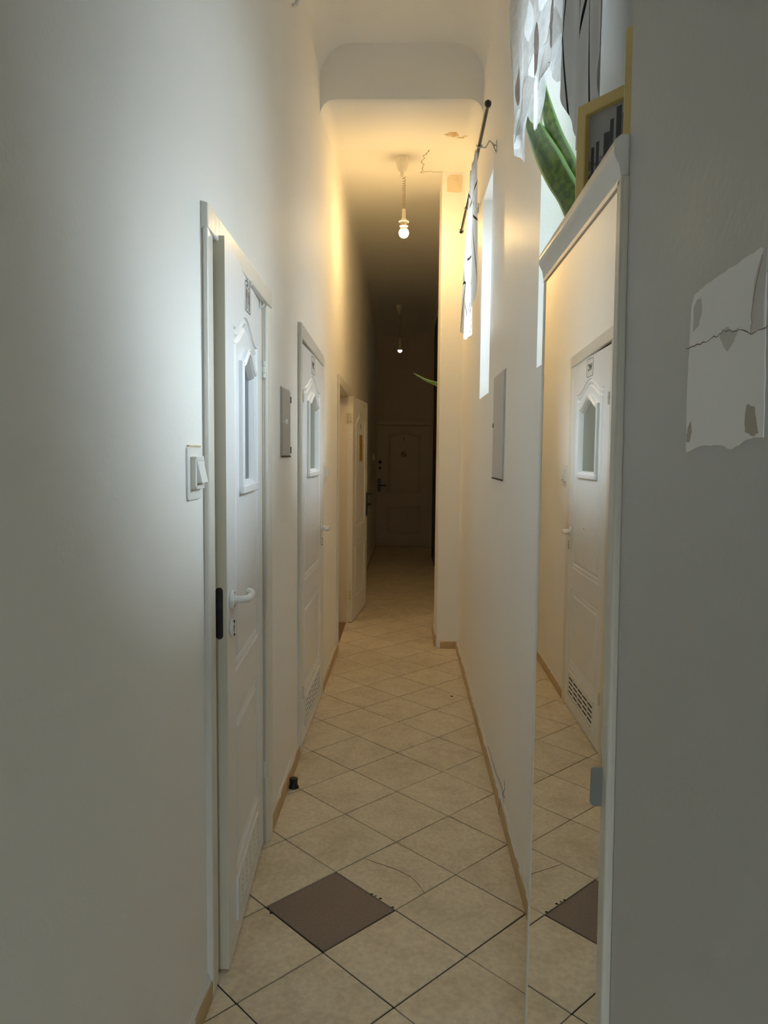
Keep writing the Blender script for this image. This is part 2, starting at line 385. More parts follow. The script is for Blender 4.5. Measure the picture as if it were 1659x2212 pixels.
tag(wb.build('wall_front', M['wall'], smooth=False), 'plain white wall with a glazed opening at the near end of the corridor', 'wall', kind='structure')
# unlit rooms behind the doors
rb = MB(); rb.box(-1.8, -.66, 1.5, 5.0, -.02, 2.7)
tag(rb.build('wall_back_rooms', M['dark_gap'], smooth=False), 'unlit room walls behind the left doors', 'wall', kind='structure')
rl = MB(); rl.add([(x, y_, z) for x in (-2.6, -.655) for y_ in (5.1, 7.2) for z in (-.003, 2.7)], [(0, 1, 3, 2), (0, 4, 5, 1), (2, 3, 7, 6), (0, 2, 6, 4), (1, 5, 7, 3)])
tag(rl.build('wall_open_room', M['wall_far'], smooth=False), 'lit room walls behind the open door', 'wall', kind='structure')
_l = bpy.data.lights.new('room_lamp', 'POINT'); _l.energy = 9.; _l.color = (1., .80, .55); _l.shadow_soft_size = .12
_o = bpy.data.objects.new('room_lamp', _l); COL.objects.link(_o); _o.location = (-1.35, 5.75, 2.3)

# ceiling: near part, beam, lower part, last drop
def prof(yy, z, r, xr, n=8):
    xl = XL(yy); p = [(xl - .12, z - r)]
    p += [(xl + r - r * math.cos(PI / 2 * k / n), z - r + r * math.sin(PI / 2 * k / n)) for k in range(n + 1)]
    p += [(xr - r + r * math.sin(PI / 2 * k / n), z - r + r * math.cos(PI / 2 * k / n)) for k in range(n + 1)]
    p.append((xr + .38, z - r)); return [(a, yy, b) for a, b in p]
def strips(rows):
    mb = MB(); n = len(rows[0])
    for r in rows: mb.v += r
    for i in range(len(rows) - 1):
        for k in range(n - 1): mb.f.append((i * n + k, i * n + k + 1, (i + 1) * n + k + 1, (i + 1) * n + k)); mb.m.append(0)
    return mb
YBM0, YBM1 = 4.355, 5.165
ce = strips([prof(Y0 - .05, 3.80, .18, XR), prof(2.5, 3.80, .18, XR), prof(YBM0, 3.80, .18, XR)])
CE = tag(ce.build('ceiling', M['ceiling'], angle=60), 'white coved ceiling over the near end of the corridor', 'ceiling', kind='structure')
beam = strips([prof(YBM0, 3.80, .18, XR), prof(YBM0 - .004, 3.492, .085, XR), prof(YBM0 + .012, 3.48, .08, XR), prof(YBM1, 3.538, .055, XR), prof(YBM1, 3.55, .05, XR)])
BEAM = tag(beam.build('ceiling_beam', M['beam'], angle=40), 'white ceiling beam with rounded corners crossing before the lit bulb', 'beam', kind='structure')
c2 = strips([prof(YBM1, 3.55, .05, .455), prof(8, 3.55, .05, .455), prof(10.55, 3.55, .05, .455), prof(12.0, 3.41, .06, .455)])
C2 = tag(c2.build('ceiling_far', M['ceiling'], angle=40), 'lower ceiling carrying the two bulbs, cracked beside the pillar', 'ceiling', kind='structure')

# floor of diagonal tiles
def clip(poly, box):
    for ax, lim, sg in ((0, box[0], 1), (0, box[1], -1), (1, box[2], 1), (1, box[3], -1)):
        out = []
        for i in range(len(poly)):
            a, b = poly[i - 1], poly[i]; da, db = (a[ax] - lim) * sg, (b[ax] - lim) * sg
            if da * db < 0: t = da / (da - db); out.append((a[0] + (b[0] - a[0]) * t, a[1] + (b[1] - a[1]) * t))
            if db >= 0: out.append(b)
        poly = out
        if not poly: return []
    return poly
fl = MB(); HD = .42502 / 2; TX, TY, TH = -.22379, 2.08398, .0034
FB = (-.64, .80, Y0, 12.05)
fl.add([(FB[0], FB[2], -.003), (FB[1], FB[2], -.003), (FB[1], FB[3], -.003), (FB[0], FB[3], -.003)], [(0, 1, 2, 3)], 2)
for u in range(-4, 8):
    for v in range(-20, 50):
        if (u + v) % 2 == 0: continue
        h = HD - .0034; j = lambda: random.uniform(-.0011, .0011)
        q = [(u * HD + dx * h + j(), v * HD + dy * h + j()) for dx, dy in ((0, -1), (1, 0), (0, 1), (-1, 0))]
        q = [(TX + a * math.cos(TH) - b * math.sin(TH), TY + a * math.sin(TH) + b * math.cos(TH)) for a, b in q]
        q = clip(q, FB)
        if len(q) < 3: continue
        n = len(q); mi = 1 if (u, v) == (0, 1) else 0; dz = random.uniform(0, .0006)
        cx = sum(a for a, b in q) / n; cy = sum(b for a, b in q) / n
        s = .9975
        vs = [(a, b, -.003) for a, b in q] + [(cx + (a - cx) * s, cy + (b - cy) * s, dz) for a, b in q]
        fl.add(vs, [tuple(range(n, 2 * n))] + [(i, (i + 1) % n, n + (i + 1) % n, n + i) for i in range(n)], mi)
FL = tag(fl.build('floor', [M['tile'], M['tile_dark'], M['grout']], smooth=False), 'beige square floor tiles laid diagonally with dark joints and one brown tile', 'floor', kind='structure')
def crack(name, pts, w, mat, parent, nrm, jit=.004, sub=5, th=.0012):
    """thin irregular raised ribbon following a path on a surface with normal nrm"""
    nrm = Vector(nrm); P = [Vector(p) for p in pts]; q = []
    for a, b in zip(P, P[1:]):
        for k in range(sub):
            d = (b - a).normalized().cross(nrm); q.append(a.lerp(b, k / sub) + d * random.uniform(-jit, jit))
    q.append(P[-1]); mb = MB(); vs = []
    for i, p in enumerate(q):
        t = (q[min(i + 1, len(q) - 1)] - q[max(i - 1, 0)]).normalized(); d = t.cross(nrm).normalized()
        ww = w * random.uniform(.5, 1.2) * (.35 if i in (0, len(q) - 1) else 1)
        vs += [p - d * ww, p + nrm * th, p + d * ww]
    f = []
    for i in range(len(q) - 1):
        f += [(3 * i, 3 * i + 1, 3 * i + 4, 3 * i + 3), (3 * i + 1, 3 * i + 2, 3 * i + 5, 3 * i + 4)]
    mb.add(vs, f); return mb.build(name, mat, parent, fix=False)
crack('tile_crack', [(-.125, 2.596, .0006), (-.023, 2.538, .0006), (.038, 2.494, .0006), (.07, 2.44, .0006), (.084, 2.395, .0006)], .0011, M['crack_dark'], FL, (0, 0, 1), .002)
def blob(name, c, r, mat, parent, ax, th=.0012, n=14, sx=1., sz=1., rough=.25):
    """irregular thin patch around c in the plane given by two axes"""
    A, B = Vector(ax[0]), Vector(ax[1]); nn = A.cross(B); c = Vector(c); vs = [c + nn * th]
    for k in range(n):
        a = 2 * PI * k / n; rr = r * random.uniform(1 - rough, 1 + rough); vs.append(c + A * rr * sx * math.cos(a) + B * rr * sz * math.sin(a))
    vs2 = [c] + [v - nn * .0005 for v in vs[1:]]
    mb = MB(); mb.add(vs, [(0, 1 + k, 1 + (k + 1) % n) for k in range(n)]); return mb.build(name, mat, parent, fix=False)
XY = ((1, 0, 0), (0, 1, 0))
for x, y, r in ((-.412, 2.266, .006), (-.425, 2.288, .004), (-.092, 2.381, .005), (-.062, 2.358, .006), (-.078, 2.371, .004), (-.02, 2.312, .005), (.311, 4.454, .009), (-.30, 4.9, .004)):
    blob('chipped_spot', (x, y, .0004), r, M['chip'], FL, XY)
FR = MB(); FR.box(-.66, XL(5.9) - .004, D3[0], D3[1], -.002, .004)
tag(FR.build('floor_threshold', M['threshold'], smooth=False), 'brown wooden threshold in the open doorway', 'floor', kind='structure')

# skirting boards
def skirt(name, a, b, nrm, label, h=.058, t=.015, cap=True):
    a, b, n = Vector(a), Vector(b), Vector(nrm); mb = MB()
    pr_ = [(0, 0), (t, 0), (t, h - .012), (t * .75, h - .004), (t * .4, h), (0, h)]
    vs = [p + n * q[0] + Vector((0, 0, q[1])) for p in (a, b) for q in pr_]; k = len(pr_)
    mb.add(vs, [(i, (i + 1) % k, k + (i + 1) % k, k + i) for i in range(k)] + [tuple(range(k)), tuple(range(2 * k - 1, k - 1, -1))])
    o = tag(mb.build(name, M['skirting']), label, 'skirting board', kind='structure')
    if cap:
        c = MB(); N_ = max(4, int((b - a).length / .05)); vs = []
        for i in range(N_ + 1):
            p = a.lerp(b, i / N_); hh = h + random.uniform(.004, .013)
            vs += [p + Vector((0, 0, hh)), p + n * .003 + Vector((0, 0, hh)), p + n * (t * .55) + Vector((0, 0, h - .0015)), p + n * (t * .8) + Vector((0, 0, h - .004 - random.uniform(0, .003)))]
        c.add(vs, [(4 * i + k, 4 * i + k + 1, 4 * i + k + 5, 4 * i + k + 4) for i in range(N_) for k in range(3)])
        c.build('paint_edge', M['skirtcap'], o, fix=False)
    return o
SL = lambda a, b, nm, lb: skirt(nm, (XL(a), a, 0), (XL(b), b, 0), (1, 0, 0), lb)
SL(Y0, 1.885, 'baseboard_left_near', 'oak skirting strip on left wall before the first door')
SL(2.765, 3.505, 'baseboard_left_middle', 'oak skirting strip between first and second left doors')
SL(4.475, 5.42, 'baseboard_left_far', 'oak skirting strip between second door and open door')
SL(6.47, YB, 'baseboard_left_end', 'dark skirting strip along left wall towards the end door')
BR = skirt('baseboard_right', (XR, 1.25, 0), (XR, YP, 0), (-1, 0, 0), 'oak skirting strip on right wall from mirror to pillar')
crack('skirting_joint', [(.409, 2.955, .0), (.4085, 2.95, .03), (.410, 2.94, .058)], .0015, M['crack_dark'], BR, (-1, 0, 0), .001)
crack('wall_crack', [(XR - .001, 2.90, .10), (XR - .001, 2.96, .085), (XR - .001, 2.91, .135), (XR - .001, 2.93, .16)], .0015, M['crack_dark'], WR, (-1, 0, 0), .001)
crack('wall_crack', [(XR - .001, 2.88, .05), (XR - .001, 3.0, .10), (XR - .001, 3.2, .075), (XR - .001, 3.5, .072)], .0012, M['crack_dark'], WR, (-1, 0, 0), .003)
skirt('baseboard_pillar', (XP + .03, YP, 0), (XR - .012, YP, 0), (0, -1, 0), 'short oak skirting piece across the front of the pillar')
skirt('baseboard_pillar_side', (XP, YP + .04, 0), (XP, YP + .45, 0), (-1, 0, 0), 'loose oak skirting piece on the corridor side of the pillar', h=.085)
skirt('baseboard_right_far', (.455, YP + .46, 0), (.455, 9.75, 0), (-1, 0, 0), 'dark skirting strip behind the pillar')

# ------------------------------------------------------------------ doors
def panel_ring(mb, outline, hole=None):
    """moulded recess: groove, bead and raised field; returns nothing"""
    steps = [(0, 0), (.004, .0065), (.011, .0080), (.014, .0030), (.019, .0015), (.031, .0090), (.035, .0090), (.044, .0012)]
    rings = [inset(outline, d) for d, _ in steps]; n = len(outline)
    vs = [(p[0], steps[i][1], p[1]) for i, r in enumerate(rings) for p in r]
    f = [(i * n + k, i * n + (k + 1) % n, (i + 1) * n + (k + 1) % n, (i + 1) * n + k) for i in range(len(rings) - 1) for k in range(n)]
    mb.add(vs, f)
    fld = rings[-1]; loops = [[Vector((p[0], p[1], 0)) for p in fld]]
    if hole: loops.append([Vector((p[0], p[1], 0)) for p in hole])
    tri = tessellate_polygon(loops); pts = [v for l in loops for v in l]
    mb.add([(p.x, steps[-1][1], p.y) for p in pts], [tuple(t) for t in tri])
def leaf(root, W, zl, zr, T, upper, lower, hole=None, z0=.008, edge='door_edge', mat='door'):
    outer = [(0, z0), (W, z0), (W, zr), (0, zl)]
    mb = MB(); loops = [[Vector((p[0], p[1], 0)) for p in l] for l in (outer, upper, lower)]
    tri = tessellate_polygon(loops); pts = [v for l in loops for v in l]
    mb.add([(p.x, 0, p.y) for p in pts], [tuple(t) for t in tri])
    panel_ring(mb, upper, hole); panel_ring(mb, lower)
    o4 = [(p[0], y, p[1]) for y in (0, T) for p in outer]
    mb.add(o4, [(4, 5, 6, 7)], 0); mb.add(o4, [(0, 1, 5, 4), (1, 2, 6, 5), (2, 3, 7, 6), (3, 0, 4, 7)], 1)
    return mb.build('door_leaf', [M[mat], M[edge]], root, angle=25)
def glazing(root, x0, x1, z0, zs, zc, glass):
    out = arch(x0, x1, z0, zs, zc, pw=.9)
    prof_ = [(-.001, .001), (.0, -.010), (.004, -.014), (.008, -.011), (.012, -.015), (.018, -.012), (.022, -.004), (.026, -.006), (.034, .009), (.036, .014)]
    mb = MB(); n = len(out); rings = [inset(out, d) for d, _ in prof_]
    vs = [(p[0], prof_[i][1], p[1]) for i, r in enumerate(rings) for p in r]
    mb.add(vs, [(i * n + k, i * n + (k + 1) % n, (i + 1) * n + (k + 1) % n, (i + 1) * n + k) for i in range(len(rings) - 1) for k in range(n)])
    g = mb.build('glazing_frame', M['door'], root, angle=30)
    p = MB(); o = inset(out, .030); p.prism(o, .0125, .018, lambda q, t: (q[0], t, q[1])); p.build('glass_pane', M[glass], root, smooth=False)
    s = MB(); s.box(x0 - .002, x1 + .002, -.016, -.001, z0 - .004, z0 + .022); s.build('glazing_sill', M['door'], root, bevel=.004)
    return inset(out, .010)
def vent(root, x0, x1, z0, z1, rows=5, cols=5):
    mb = MB(); ring_border(mb, [(x0, z0), (x1, z0), (x1, z1), (x0, z1)], .014, 0, -.007)
    a, b, c, d = x0 + .012, x1 - .012, z0 + .012, z1 - .012; st = (d - c) / rows
    for i in range(rows):
        zz = c + st * (i + .5)
        mb.hexa([(a, -.0005, zz + .000), (b, -.0005, zz + .000), (b, -.0055, zz - .006), (a, -.0055, zz - .006), (a, -.0005, zz + .0035), (b, -.0005, zz + .0035), (b, -.0055, zz - .002), (a, -.0055, zz - .002)])
    for i in range(1, cols):
        xx = a + (b - a) * i / cols; mb.box(xx - .003, xx + .003, -.0052, -.0005, c, d)
    o = mb.build('vent_grille', M['plastic'], root, smooth=False)
    k = MB(); k.box(a, b, -.0006, -.0001, c, d); k.build('vent_dark_backing', M['dark_gap'], o, smooth=False)  # solid dark sheet; the shade behind the slats is put into its colour
def handle(root, u, z, zk, sgn, mats=('handle', 'black')):
    r = MB(); r.lathe([(0, -.001), (.027, -.001), (.027, -.006), (.024, -.010), (.014, -.011), (.0, -.011)], (u, 0, z), axis='y')
    o = r.build('handle_rose', M[mats[0]], root)
    l = MB(); pts = [(u, -.008, z), (u, -.026, z), (u + sgn * .003, -.038, z), (u + sgn * .012, -.046, z), (u + sgn * .03, -.048, z), (u + sgn * .080, -.048, z - .002), (u + sgn * .098, -.046, z), (u + sgn * .108, -.040, z + .003), (u + sgn * .112, -.030, z + .006)]
    l.tube(pts, [.0105, .0105, .0108, .011, .0115, .0110, .0105, .0095, .008], 14); l.build('lever', M[mats[0]], o)
    k = MB(); k.lathe([(0, -.001), (.026, -.001), (.026, -.005), (.022, -.008), (.0, -.008)], (u, 0, zk), axis='y')
    q = k.build('keyhole_rose', M[mats[0]], root)
    h = MB(); h.lathe([(0, -.0079), (.0045, -.0079), (.0045, -.0088), (0, -.0088)], (u, 0, zk + .004), axis='y', n=12); h.box(u - .002, u + .002, -.0088, -.0079, zk - .010, zk + .004)
    h.build('keyhole', M['black'], q)
    for dx, dz in ((0, .019), (0, -.019)):
        for zz, par in ((z, o), (zk, q)):
            s = MB(); s.lathe([(0, -.0080), (.0035, -.0080), (.003, -.0112), (0, -.0112)], (u, 0, zz + dz), axis='y', n=10); s.build('screw', M['gunmetal'], par)
def hinge(root, u, z, mat='hinge', y=-.007):
    mb = MB()
    for a, b, r in ((-.030, -.012, .0075), (-.011, .012, .009), (.013, .030, .0075)):
        mb.lathe([(0, a), (r, a), (r, b), (0, b)], (u, y, z), n=14)
    mb.build('hinge', M[mat], root)
def casing(root, a, b, zl, zr, w, side, t=.018, jam=.12, mat='casing', jmat='jamb', floor=0., wf=None):
    """door frame around an opening, in local (u, outward -y, z); legs a..a+w and b-w..b"""
    wf = wf or w
    mb = MB()
    for x0, x1, zt in ((a, a + w, zl), (b - wf, b, zr)):
        mb.hexa([(x0, -t, floor), (x1, -t * .7, floor), (x1, .002, floor), (x0, .006, floor), (x0, -t, zt), (x1, -t * .7, zt), (x1, .002, zt), (x0, .002, zt)] if x0 == a else
                [(x0, -t * .7, floor), (x1, -t, floor), (x1, .002, floor), (x0, .002, floor), (x0, -t * .7, zt), (x1, -t, zt), (x1, .002, zt), (x0, .002, zt)])
    h = .065
    mb.hexa([(a, -t * 1.05, zl - h), (b, -t * 1.05, zr - h), (b, .002, zr - h), (a, .002, zl - h), (a, -t * 1.05, zl), (b, -t * 1.05, zr), (b, .002, zr), (a, .002, zl)])
    o = mb.build('door_frame', M[mat], root, bevel=.005, seg=3)
    j = MB()
    for x0, x1 in ((a + w * .6, a + w + .004), (b - wf - .004, b - wf * .6)): j.box(x0, x1, .001, jam, floor, min(zl, zr) - h + .004)
    j.box(a + w * .6, b - wf * .6, .001, jam, min(zl, zr) - h - .004, min(zl, zr) - h + .02)
    j.build('door_jamb', M[jmat], root, bevel=.002)
    return o
def wall_frame(y0):
    """angle of the left wall and a point on it"""
    return (XL(y0), y0, 0), math.atan2(1, .0065)

# ---- door 1 (ajar), restroom sign
loc, rz = wall_frame(1.885)
d1 = empty('door_1', loc, rz, 'nearest white door, slightly ajar, with arched dark pane and restroom figures sign', 'door', kind='structure')
casing(d1, 0, .875, 2.108, 2.075, .072, 1, wf=.066)
ld = Vector((-.516 + .4825, 2.648 - 1.991)).normalized()
# leaf carrier: its own child frame, hinged at the far jamb
def sub_frame(parent, p, ang):
    """matrix taking leaf-local coordinates to the parent's local frame"""
    return Matrix.Translation(Vector(p) - Vector(parent.location)).to_4x4()
def leaf_parts(root, p, ang, fn):
    """build parts with fn(tmp) in leaf coordinates, then place them under root"""
    before = set(bpy.data.objects); fn()
    W = Matrix.Translation(p) @ Matrix.Rotation(ang, 4, 'Z'); R_ = Matrix.Translation(root.location) @ Matrix.Rotation(root.rotation_euler.z, 4, 'Z')
    K = R_.inverted() @ W
    for o in set(bpy.data.objects) - before:
        if o.parent is None:
            B_ = o.matrix_basis.copy(); o.parent = root; o.matrix_local = K @ B_
def sign_board(x0, x1, z0, z1, kind):
    mb = MB(); mb.prism(rrect(x0, x1, z0, z1, .010), 0, -.0012, lambda q, t: (q[0], t, q[1]))
    s = mb.build({'wc': 'wc_sign', 'people': 'restroom_sign'}[kind], M['sign'], None, smooth=False)
    b = MB(); ring_border(b, rrect(x0, x1, z0, z1, .010), .0022, -.0011, -.0018); b.build('sign_border', M['black'], s, smooth=False)
    cx, cz = (x0 + x1) / 2, (z0 + z1) / 2
    if kind == 'wc':
        text('lettering', 'WC', .050, M['black'], s, (cx, -.0013, cz), bold=.0016, sx=(x1 - x0) / .135)
    else:
        for i, dx in enumerate((-.021, .021)):
            g = MB(); x = cx + dx; F = lambda q, t: (x + q[0], t, cz + q[1])
            g.prism([(.0062 * math.cos(2 * PI * k / 16), .032 + .0062 * math.sin(2 * PI * k / 16)) for k in range(16)], -.0011, -.0019, F)
            if i == 0: body = [(-.004, -.040), (-.001, -.040), (-.001, -.012), (.001, -.012), (.001, -.040), (.004, -.040), (.006, -.012), (.008, .000), (.0115, .000), (.009, .020), (.006, .0235), (-.006, .0235), (-.009, .020), (-.0115, .0), (-.008, .0), (-.006, -.012)]
            else: body = [(-.005, -.040), (-.0012, -.040), (-.0012, -.018), (.0012, -.018), (.0012, -.040), (.005, -.040), (.005, -.018), (.0115, -.018), (.0075, .004), (.0115, .002), (.008, .020), (.005, .0235), (-.005, .0235), (-.008, .020), (-.0115, .002), (-.0075, .004), (-.0115, -.018), (-.005, -.018)]
            g.prism(body, -.0011, -.0019, F); g.build('figure', M['black'], s, smooth=False)
    return s
def d1_parts():
    up = arch(.125, .585, .835, 1.842, 1.905); lo = [(.125, .235), (.575, .235), (.575, .700), (.125, .700)]
    hole = glazing(None, .215, .500, 1.362, 1.755, 1.808, 'glass_dark')
    leaf(None, .695, 2.055, 2.008, .042, up, lo, hole)
    vent(None, .115, .535, .078, .208, rows=6, cols=5)
    handle(None, .058, 1.068, .986, 1)
    for z in (1.783, .292): hinge(None, .700, z)
    sign_board(.325, .430, 1.925, 2.018, 'people')
    f = MB(); f.prism(rrect(.011, .031, .968, 1.112, .0098, 6), 0, -.0015, lambda q, t: (t, q[0], q[1])); fp = f.build('lock_faceplate', M['gunmetal'], None, smooth=False)
    b = MB(); b.box(-.004, -.0012, .015, .027, 1.055, 1.075); b.build('latch', M['blackmetal'], fp)
    for z in (.978, 1.102):
        s = MB(); s.lathe([(0, -.0014), (.004, -.0014), (.003, -.0022), (0, -.0022)], (0, .021, z), axis='x', n=10); s.build('screw', M['gunmetal'], fp)
P1 = Vector((-.4825, 1.991, 0)); A1 = math.atan2(ld.y, ld.x)
leaf_parts(d1, P1, A1, d1_parts)
for i, (u, z, lb) in enumerate(((.372, 2.030, 'small white hook clipped over door top above the restroom sign'), (.635, 2.012, 'small white hook clipped over door top at its hinge corner'))):
    h = MB(); q = P1 + Vector((ld.x, ld.y, 0)) * u; n_ = Vector((ld.y, -ld.x, 0))
    e = [(.0, .020), (-.002, .022), (-.002, -.020), (-.006, -.024), (-.014, -.020), (-.018, -.008), (-.016, -.008), (-.012, -.017), (-.006, -.020), (-.0035, -.016), (-.0035, .024), (.020, .024), (.020, .021)]
    # strap over the leaf top with a small upturned hook
    d = Vector((ld.x, ld.y, 0)); vs = []
    for sg in (-.008, .008): vs += [q + d * sg - n_ * a + Vector((0, 0, z + b)) for a, b in e]
    k = len(e); tri = tessellate_polygon([[Vector((a, b, 0)) for a, b in e]])
    h.add(vs, [(i_, (i_ + 1) % k, k + (i_ + 1) % k, k + i_) for i_ in range(k)] + [tuple(t) for t in tri] + [tuple(k + x for x in reversed(t)) for t in tri])
    tag(h.build('over_door_hook', M['plastic'], smooth=False), lb, 'hook', 'hooks over the nearest door')

# ---- door 2 (closed, WC sign)
loc, rz = wall_frame(3.505)
d2 = empty('door_2', loc, rz, 'second white door on the left wall with green pane and sign WC', 'door', kind='structure')
casing(d2, 0, .945, 2.098, 2.062, .075, 1, wf=.055)
def d2_parts():
    up = arch(.105, .705, .835, 1.828, 1.897); lo = [(.105, .262), (.700, .262), (.700, .715), (.105, .715)]
    hole = glazing(None, .195, .600, 1.365, 1.752, 1.808, 'glass_green')
    leaf(None, .805, 2.018, 2.008, .036, up, lo, hole)
    vent(None, .115, .690, .075, .232, rows=5, cols=5)
    handle(None, .755, 1.045, .962, -1)
    for z in (1.76, .29): hinge(None, -.006, z)
    sign_board(.340, .472, 1.905, 2.000, 'wc')
    for (u, z, l) in ((.43, 1.085, .018), (.43, .915, .006)):
        s = MB(); s.box(u, u + l, -.0006, 0, z, z + .004); s.build('scuff_mark', M['gunmetal'], None, smooth=False)
leaf_parts(d2, Vector((-.502, 3.600, 0)), math.atan2(.79, .012), d2_parts)

# ---- door 3 (wide open, folded back past its hinge)
loc, rz = wall_frame(5.425)
d3 = empty('door_3', loc, rz, 'white door standing wide open with a yellow and black striped notice', 'door', kind='structure')
casing(d3, 0, 1.045, 2.060, 2.045, .072, 1, wf=.072)
def d3_parts():
    up = arch(.13, .67, .835, 1.795, 1.865, pw=.85); lo = [(.13, .20), (.67, .20), (.67, .70), (.13, .70)]
    leaf(None, .80, 1.978, 1.974, .044, up, lo)
    n = MB(); n.box(.335, .505, -.0012, .0012, 1.425, 1.655); s = n.build('striped_notice', M['stripes'], None, smooth=False); tag(s, 'yellow notice with black diagonal stripes')
    b = MB(); b.box(.328, .512, -.0004, .0010, 1.412, 1.662); b.build('notice_sleeve', M['sign'], s, smooth=False)
    r = MB()
    for k, (du, dz, w) in enumerate(((.40, 1.575, .06), (.395, 1.550, .07), (.41, 1.525, .04))): r.box(du, du + w, -.0016, -.0011, dz, dz + .012)
    r.build('red_print', M['red'], s, smooth=False)
    text('door_number', '8', .062, M['gunmetal'], None, (.405, -.0002, 1.735), bold=.0012)
    p = MB(); p.prism(rrect(.745, .785, .885, 1.115, .010), 0, -.010, lambda q, t: (q[0], t, q[1])); hp = p.build('handle_plate', M['blackmetal'], None, bevel=.002)
    l = MB(); l.tube([(.765, -.008, 1.10), (.765, -.045, 1.10), (.757, -.054, 1.10), (.66, -.054, 1.10)], .009, 12); l.build('lever', M['blackmetal'], hp)
    k = MB(); k.lathe([(0, -.008), (.014, -.008), (.014, -.045), (.010, -.049), (0, -.049)], (.765, 0, 1.0), axis='y', n=16); k.build('thumb_turn', M['blackmetal'], hp)
    e = MB(); e.lathe([(0, .0), (.006, .0), (.006, -.003), (0, -.003)], (0, .022, 1.665), axis='x', n=14); tag(e.build('peg', M['leaf_pale'], None), 'green peg in door edge')
    e = MB(); e.lathe([(0, .0), (.004, .0), (.004, -.002), (0, -.002)], (0, .022, 1.612), axis='x', n=12); e.build('peg', M['stain_wall'], None)
    for z in (1.795, .245):
        h = MB(); h.prism(rrect(.006, .036, z - .042, z + .042, .004), 0, -.0015, lambda q, t: (t, q[0], q[1]))
        for a, b_ in ((-.046, -.017), (-.015, .015), (.017, .046)): h.lathe([(0, a), (.0062, a), (.0062, b_), (0, b_)], (-.007, .047, z), n=12)
        h.box(-.030, -.004, .050, .0515, z - .042, z + .042)
        hh = h.build('hinge', M['brass'], None)
        for zz in (-.03, 0, .03):
            s = MB(); s.lathe([(0, -.0014), (.0034, -.0014), (.003, -.0024), (0, -.0024)], (0, .020, z + zz), axis='x', n=10); s.build('screw', M['gunmetal'], hh)
A3 = math.atan2(7.173 - 6.397, -.362 + .444)
leaf_parts(d3, Vector((-.444, 6.397, 0)), A3, d3_parts)

# ---- end door
d4 = empty('door_4', (-.437, YB, 0), 0, 'dark panelled door at the end of the corridor, number 1', 'door', kind='structure')
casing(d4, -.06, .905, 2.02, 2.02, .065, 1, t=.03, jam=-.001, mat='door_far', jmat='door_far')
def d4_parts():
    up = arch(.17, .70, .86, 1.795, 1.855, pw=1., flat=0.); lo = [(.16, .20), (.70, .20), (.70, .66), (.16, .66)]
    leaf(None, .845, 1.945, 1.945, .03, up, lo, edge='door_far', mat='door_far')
    text('door_number', '1', .075, M['black'], None, (.43, -.0004, 1.735), bold=.001)
    b = MB(); b.lathe([(0, -.001), (.043, -.001), (.043, -.002), (0, -.002)], (.428, 0, 1.49), axis='y', n=32); st = b.build('no_smoking_sticker', M['stain'], None, smooth=False)
    r = MB(); ring_border(r, [(.428 + .043 * math.cos(2 * PI * k / 32), 1.49 + .043 * math.sin(2 * PI * k / 32)) for k in range(32)], .008, -.0019, -.003); r.add([(.395, -.003, 1.518), (.401, -.003, 1.524), (.461, -.003, 1.462), (.455, -.003, 1.456)], [(0, 1, 2, 3)])
    r.build('prohibition_ring', M['dark_gap'], st, smooth=False)
    c = MB(); c.box(.405, .452, -.0029, -.0019, 1.483, 1.493); c.tube([(.41, -.0025, 1.497), (.418, -.0025, 1.503), (.414, -.0025, 1.510), (.422, -.0025, 1.517)], .002, 6); c.build('cigarette', M['black'], st, smooth=False)
    for z, r_ in ((1.363, .026), (1.268, .022)):
        k = MB(); k.lathe([(0, 0), (r_, 0), (r_, -.012), (r_ * .6, -.016), (0, -.016)], (.05, 0, z), axis='y'); k.build('lock_cylinder', M['gunmetal'], None)
    p = MB(); p.prism(rrect(.012, .068, .885, 1.10, .016), 0, -.012, lambda q, t: (q[0], t, q[1])); hp = p.build('handle_plate', M['blackmetal'], None, bevel=.002)
    l = MB(); l.tube([(.04, -.008, .99), (.04, -.045, .99), (.05, -.055, .99), (.15, -.055, .99)], .011, 12); l.build('lever', M['blackmetal'], hp)
leaf_parts(d4, Vector((-.437, YB - .034, 0)), 0, d4_parts)
tr = MB(); tr.box(.415, .455, 9.80, 10.75, 0, 3.30); tag(tr.build('trim_dark', M['dark_trim'], bevel=.004), 'dark brown board standing out of the wall near the end door', 'trim', kind='structure')

